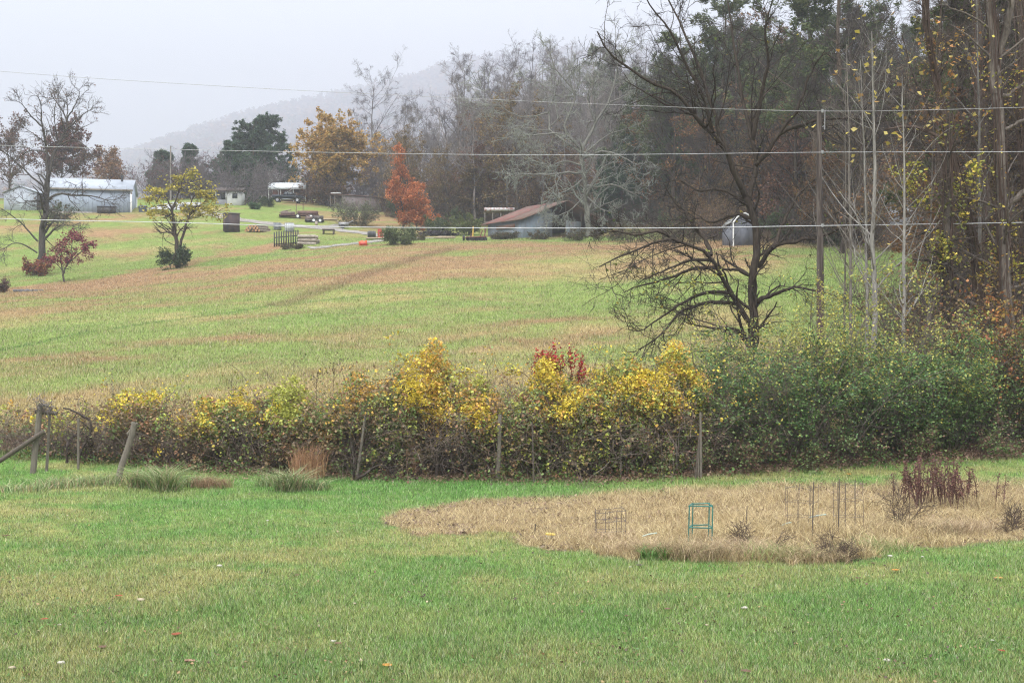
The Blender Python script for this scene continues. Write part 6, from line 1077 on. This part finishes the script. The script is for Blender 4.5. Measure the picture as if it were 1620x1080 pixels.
# ------------------------------------------------------------------ grass
rng = np.random.default_rng(901); n = 620000
row = 742 + 358 * rng.random(n) ** .9; y = 3 * F / (row - HR); px = rng.uniform(-120, 1740, n); x = (px - CX) / F * y
y = y + rng.normal(size=n) * .05; kk = y < hedge_y(px) + .3; x, y, px = x[kk], y[kk], px[kk]; n = len(x); g = garden(x, y); z = ground(x, y)
jit = rng.normal(size=n) * .09; c = gcol(x, y, jit) * rng.uniform(.35, 1.9, (n, 1)); pale = rng.random(n) < .14; c[pale] = mix(c[pale], (.52, .5, .34), .6); dk = rng.random(n) < .10; c[dk] *= .4; lush = fbm(x, y, .55, 61, 3)
h = .03 + .045 * rng.random(n) + .05 * ss(.5, .75, lush) * rng.random(n) + .03 * ss(25, 29, y)
st = g > .5; h = np.where(st, .04 + .12 * rng.random(n) ** 2 * (.35 + 1.5 * ss(.4, .7, fbm(x, y, 1.3, 71, 3)) + .6 * ss(850, 1100, px)), h); drop = st & (rng.random(n) < .25)
k = ~drop & ~st; m = MB(); m.blades(rng, x[k], y[k], z[k], h[k], (.006 + .008 * rng.random(n))[k] * (1 + .35 * ss(18, 30, y[k])), c[k], .7)
nl = 9000; row = 765 + 330 * rng.random(nl); yl = 3 * F / (row - HR); pl = rng.uniform(-80, 1700, nl); xl = (pl - CX) / F * yl; k2 = (garden(xl, yl) < .2) & (fbm(xl, yl, .8, 97, 3) > .47); xl, yl = xl[k2], yl[k2]; nl = len(xl)
m.leaves(rng, np.stack([xl, yl, ground(xl, yl) + .02 + .04 * rng.random(nl)], -1), .03 * rng.uniform(.5, 1.6, nl), shades(rng, nl, [(.09, .16, .04), (.12, .22, .06), (.16, .10, .06), (.08, .05, .035), (.38, .3, .2), (.3, .2, .1)], [.34, .2, .16, .16, .04, .1]), w=.42, up=.5)
tag(m.build('lawn_grass', GRASS), 'short mown green and tan lawn grass', 'grass', kind='stuff')
k = ~drop & st; cs = shades(rng, k.sum(), [(.47, .365, .19), (.38, .28, .145), (.2, .14, .08), (.58, .47, .27)], [.35, .3, .15, .2]); m = MB(); m.blades(rng, x[k], y[k], z[k], h[k], .006 + .006 * rng.random(k.sum()), cs, 1.3)
# extra straw through the bed
n = 90000; px = rng.uniform(560, 1760, n); row = rng.uniform(765, 900, n); y = 3 * F / (row - HR); x = (px - CX) / F * y; g = garden(x, y) > .5; px, x, y = px[g], x[g], y[g]; n = len(x); tall = ss(.42, .66, fbm(x, y, 1.1, 73, 3)) * ss(900, 1150, px) 
h = .04 + .09 * rng.random(n) + .30 * tall * rng.random(n) ** 1.5; cs = shades(rng, n, [(.49, .385, .2), (.39, .29, .145), (.2, .14, .075), (.62, .51, .29)], [.32, .28, .24, .16]); m.blades(rng, x, y, ground(x, y), h, .005 + .006 * rng.random(n), cs, .55 + .9 * 1, 2)
nl = 26000; px = rng.uniform(560, 1760, nl); row = rng.uniform(762, 900, nl); y = 3 * F / (row - HR); x = (px - CX) / F * y; g = (garden(x, y) > .35) & (rng.random(nl) < (.25 + .75 * ss(1000, 850, px) + .6 * ss(805, 785, row))) & (fbm(x, y, .7, 91, 3) > .42); x, y = x[g], y[g]; nl = len(x)
m.leaves(rng, np.stack([x, y, ground(x, y) + .01 + .05 * rng.random(nl)], -1), .055 * rng.uniform(.5, 1.5, nl), shades(rng, nl, [(.16, .10, .07), (.24, .16, .11), (.10, .065, .05), (.34, .25, .17)]), w=.4, up=.5)
tag(m.build('garden_straw', GRASS), 'dry straw coloured grass covering the garden bed', 'dry grass', kind='stuff')
# rough field grass
n = 640000; y = hedge_y(rng.uniform(0, 1620, n)) + 3.2 + (rng.random(n) ** 1.7) * 118; px = rng.uniform(-80, 1700, n); kk = y < wood_y(px) + 4; y, px = y[kk], px[kk]; x = (px - CX) / F * y; n = len(x)
jit = rng.normal(size=n) * .11; c = gcol(x, y, jit) * rng.uniform(.4, 1.75, (n, 1)); sd = rng.random(n) < .16; c[sd] = mix(c[sd], (.55, .45, .30), .65); cl = fbm(x, y, 1.2, 81, 3)
h = (.06 + .10 * rng.random(n) + .14 * ss(.45, .75, cl) * rng.random(n)) * (1 + .2 * sd) * (1 - .35 * ss(90, 150, y)); m = MB(); m.blades(rng, x, y, ground(x, y), h, (.010 + .011 * rng.random(n)) * (1 + y / 70), c, .55)
tag(m.build('field_grass', GRASS), 'rough autumn pasture grass in green, tan and reddish bands', 'grass', kind='stuff')
# small stones, shells and fallen leaves lying on the lawn
STON = surf('pale_stone', (.42, .39, .34), (.3, .27, .22), 12, .9, 0, .5); STO2 = surf('tan_stone', (.36, .30, .21), (.27, .22, .15), 12, .9, 0, .5)
def stone(label, px, row, r, mat=STON, flat=.5):
    q = hit(px, row); rg = np.random.default_rng(int(px * 3 + row)); u, v = np.meshgrid(np.linspace(0, 2 * PI, 10)[:-1], np.linspace(.12, PI - .12, 6)); d = np.stack([np.cos(u) * np.sin(v), np.sin(u) * np.sin(v), np.cos(v)], -1); rad = r * .72 * (1 + .3 * (rg.random(u.shape) - .5)); V = d * rad[..., None] * [1.15, .8, flat] + np.array(list(q)) + [0, 0, r * flat * .75 + .012]
    m = MB(); i = np.arange(5)[:, None] * 9; j = np.arange(9)[None]; m.add(V, [np.stack([i + j, i + (j + 1) % 9, i + 9 + (j + 1) % 9, i + 9 + j], -1).reshape(-1, 4)[:, ::-1], [list(range(9))], [list(range(45, 54))[::-1]]]); o = m.build('stone', mat, None, q)
    for p_ in o.data.polygons: p_.use_smooth = True
    return tag(o, label, 'stone')
for px, row, r, mt, lb in [(347, 899, .05, STON, 'flat white stone on the tan streak of the lawn'), (107, 891, .03, STON, 'small white stone near the tan streak end'), (223, 954, .06, STO2, 'largest tan stone on the lawn'), (94, 996, .03, STON, 'bright white pebble in the lower lawn'), (97, 1053, .05, STON, 'upright white stone at the bottom edge of the lawn'), (19, 1066, .05, STO2, 'orange tan stone in the lawn corner'), (1178, 965, .05, STON, 'white crumbled stone in the lower right lawn'), (1118, 993, .03, STO2, 'cream pebble below the white crumbled stone'), (1424, 1015, .03, STO2, 'cream pebble in the tan patch'), (1570, 1017, .03, STON, 'pale pebble near the lower right corner'), (990, 880, .05, STO2, 'small pale stone at the near garden edge'), (1408, 885, .05, STON, 'white stone between green lawn and straw'), (1403, 1051, .045, STON, 'pinkish pale stone at the bottom of the lawn'), (527, 1022, .04, STON, 'white shell like stone by a red leaf'), (561, 959, .03, STO2, 'tan pebble in the middle lawn'), (423, 826, .035, STON, 'small white stone in the far green lawn'), (668, 924, .025, STON, 'tiny white pebble in the centre of the lawn'), (997, 901, .03, STON, 'thin white pebble below the garden edge'), (1459, 885, .03, STON, 'tiny white pebble on the bright green strip'), (1475, 861, .05, STON, 'pale stone in the straw edge of the bed')]: stone(lb, px, row, r, mt)
LB_ = leafmat('fallen_leaf', .15, .05)
def fleaf(label, px, row, s, col, seed):
    q = hit(px, row); rg = np.random.default_rng(seed); a = rg.random() * 6.28; m = MB(); n = 9; t = np.linspace(0, 1, n); wv = np.sin(t * PI) ** .7 * (.34 + .12 * np.cos(t * 19)); curl = .25 * (t - .5) ** 2
    mid = np.stack([t - .5, 0 * t, curl], 1); V = np.concatenate([mid + np.stack([0 * t, wv, .18 * wv], 1), mid, mid - np.stack([0 * t, wv, -.25 * wv], 1)]) * s; ca, sa = math.cos(a), math.sin(a); V = np.stack([V[:, 0] * ca - V[:, 1] * sa, V[:, 0] * sa + V[:, 1] * ca, V[:, 2]], 1) + np.array(list(q)) + [0, 0, .045]
    i = np.arange(n - 1)[:, None]; m.add(V, [np.concatenate([i, i + 1, i + n + 1, i + n], 1), np.concatenate([i + n, i + n + 1, i + 2 * n + 1, i + 2 * n], 1)], shades(rg, 3 * n, [col], v=.15)); return tag(m.build('fallen_leaf', LB_, None, q), label, 'leaf')
RDL, BRL, ORL = (.24, .06, .025), (.12, .065, .04), (.48, .20, .04)
for i, (px, row, s, col, lb) in enumerate([(279, 1012, .15, RDL, 'large curled red brown leaf on the lower lawn'), (300, 1055, .14, (.24, .14, .09), 'dull brown leaf at the bottom of the lawn'), (10, 853, .16, BRL, 'dark leaf pair at the lawn border'), (188, 949, .11, RDL, 'red brown leaf near the largest tan stone'), (612, 1061, .13, ORL, 'orange tan curled leaf at the bottom middle'), (535, 1026, .1, BRL, 'brown leaf by the white shell like stone'), (1417, 907, .14, ORL, 'bright orange leaf below the garden bed'), (1358, 923, .12, BRL, 'dark curled leaf on the lawn below the bed'), (1580, 920, .14, (.35, .2, .05), 'yellow brown leaf pair in the right lawn'), (1056, 969, .11, BRL, 'brown leaf in the lawn between pebbles'), (992, 984, .1, BRL, 'dark twisted leaf in the middle right lawn'), (1012, 902, .14, (.08, .06, .05), 'dark leaf scrap under the garden edge'), (162, 1036, .12, BRL, 'brown leaf just above the lawn bottom left'), (1180, 1069, .12, BRL, 'brown leaf at the bottom right of the lawn'), (70, 990, .1, RDL, 'small red leaf near the bright white pebble'), (470, 918, .09, BRL, 'tiny dark leaf in the middle of the lawn'), (866, 879, .11, BRL, 'dark leaf on the lawn under the yellow lidded tub'), (1382, 897, .11, BRL, 'dark leaf at the bed edge near the wiry plant'), (1584, 1040, .1, RDL, 'small red leaf near the lower right corner'), (880, 930, .09, BRL, 'small dark leaf in the centre lawn'), (1084, 758, .16, BRL, 'brown leaf on the grass strip behind the bed'), (1235, 770, .14, (.14, .05, .03), 'red brown leaf on the strip left of the stakes'), (1343, 754, .16, ORL, 'orange leaf on the far grass strip'), (1330, 766, .13, BRL, 'dark leaf on the grass strip by the stakes')]): fleaf(lb, px, row, s, col, 700 + i)
HAZE, CLOUD, EXPO, DENOISE, VB_, HCOL = .00058, (.48, 4.2), 0.46, True, 2, (.578, .592, .65, 1)
# ------------------------------------------------------------------ air, sky, sun, camera
b = MB(); b.box((0, 2080, 505), (9500, 4500, 1022))
hz = b.build('haze', D.materials.new('haze_air')); tag(hz, 'thin pale morning haze over the valley', 'haze', kind='stuff')
m = hz.data.materials[0]; m.use_nodes = True; nt = m.node_tree; nt.nodes.clear()
out = nt.nodes.new('ShaderNodeOutputMaterial'); v = nt.nodes.new('ShaderNodeVolumePrincipled')
v.inputs['Color'].default_value = HCOL; v.inputs['Density'].default_value = HAZE; v.inputs['Anisotropy'].default_value = 0
nt.links.new(v.outputs[0], out.inputs['Volume'])
wd = D.worlds.new('World'); sc.world = wd; wd.use_nodes = True; nt = wd.node_tree; nt.nodes.clear(); L = nt.links.new
SUN_EL, SUN_AZ = math.radians(48), math.radians(200)
out = nt.nodes.new('ShaderNodeOutputWorld'); sky = nt.nodes.new('ShaderNodeTexSky'); sky.sky_type = 'NISHITA'; sky.sun_disc = False
sky.sun_elevation = SUN_EL; sky.sun_rotation = SUN_AZ
hs = N(nt, 'ShaderNodeHueSaturation', Saturation=.25); L(sky.outputs[0], hs.inputs['Color'])
b1 = N(nt, 'ShaderNodeBackground', Strength=.05); L(hs.outputs[0], b1.inputs['Color'])
tc = N(nt, 'ShaderNodeTexCoord'); sp = N(nt, 'ShaderNodeSeparateXYZ'); L(tc.outputs['Generated'], sp.inputs[0])
mx = N(nt, 'ShaderNodeMath', operation='MAXIMUM'); mx.inputs[1].default_value = 0; L(sp.outputs[2], mx.inputs[0]); pw = N(nt, 'ShaderNodeMath', operation='POWER'); pw.inputs[1].default_value = 1.6; L(mx.outputs[0], pw.inputs[0]); mx = pw
ma = N(nt, 'ShaderNodeMath', operation='MULTIPLY_ADD'); ma.inputs[1].default_value = CLOUD[1]; ma.inputs[2].default_value = CLOUD[0]; L(mx.outputs[0], ma.inputs[0])
b2 = N(nt, 'ShaderNodeBackground'); b2.inputs['Color'].default_value = (.92, .96, 1, 1); L(ma.outputs[0], b2.inputs['Strength'])
ad = nt.nodes.new('ShaderNodeAddShader'); L(b1.outputs[0], ad.inputs[0]); L(b2.outputs[0], ad.inputs[1]); L(ad.outputs[0], out.inputs[0])
sl = D.lights.new('sun', 'SUN'); sl.energy = 1.4; sl.angle = math.radians(25); sl.color = (1, .97, .92)
so = D.objects.new('sun', sl); C.objects.link(so); so.location = (0, 0, 60)
dv = Vector((math.sin(SUN_AZ) * math.cos(SUN_EL), math.cos(SUN_AZ) * math.cos(SUN_EL), math.sin(SUN_EL)))
so.rotation_euler = dv.to_track_quat('Z', 'Y').to_euler()
cd = D.cameras.new('camera'); co = D.objects.new('camera', cd); C.objects.link(co); sc.camera = co
co.location = (0, 0, ZC); co.rotation_euler = (PI / 2, 0, 0); cd.sensor_width = 36; cd.lens = 36 * F / 1620
cd.shift_y = (HR - 540) / 1620; cd.clip_start = .1; cd.clip_end = 9000
sc.view_settings.view_transform = 'Standard'; sc.view_settings.look = 'None'; sc.view_settings.exposure = EXPO; sc.view_settings.gamma = 1
cy = sc.cycles; cy.max_bounces = 6; cy.diffuse_bounces = 3; cy.glossy_bounces = 2; cy.transmission_bounces = 3; cy.volume_bounces = VB_; cy.transparent_max_bounces = 4
cy.use_denoising = DENOISE; cy.denoising_prefilter = 'NONE'; cy.filter_width = 1.2; cy.sample_clamp_indirect = 4
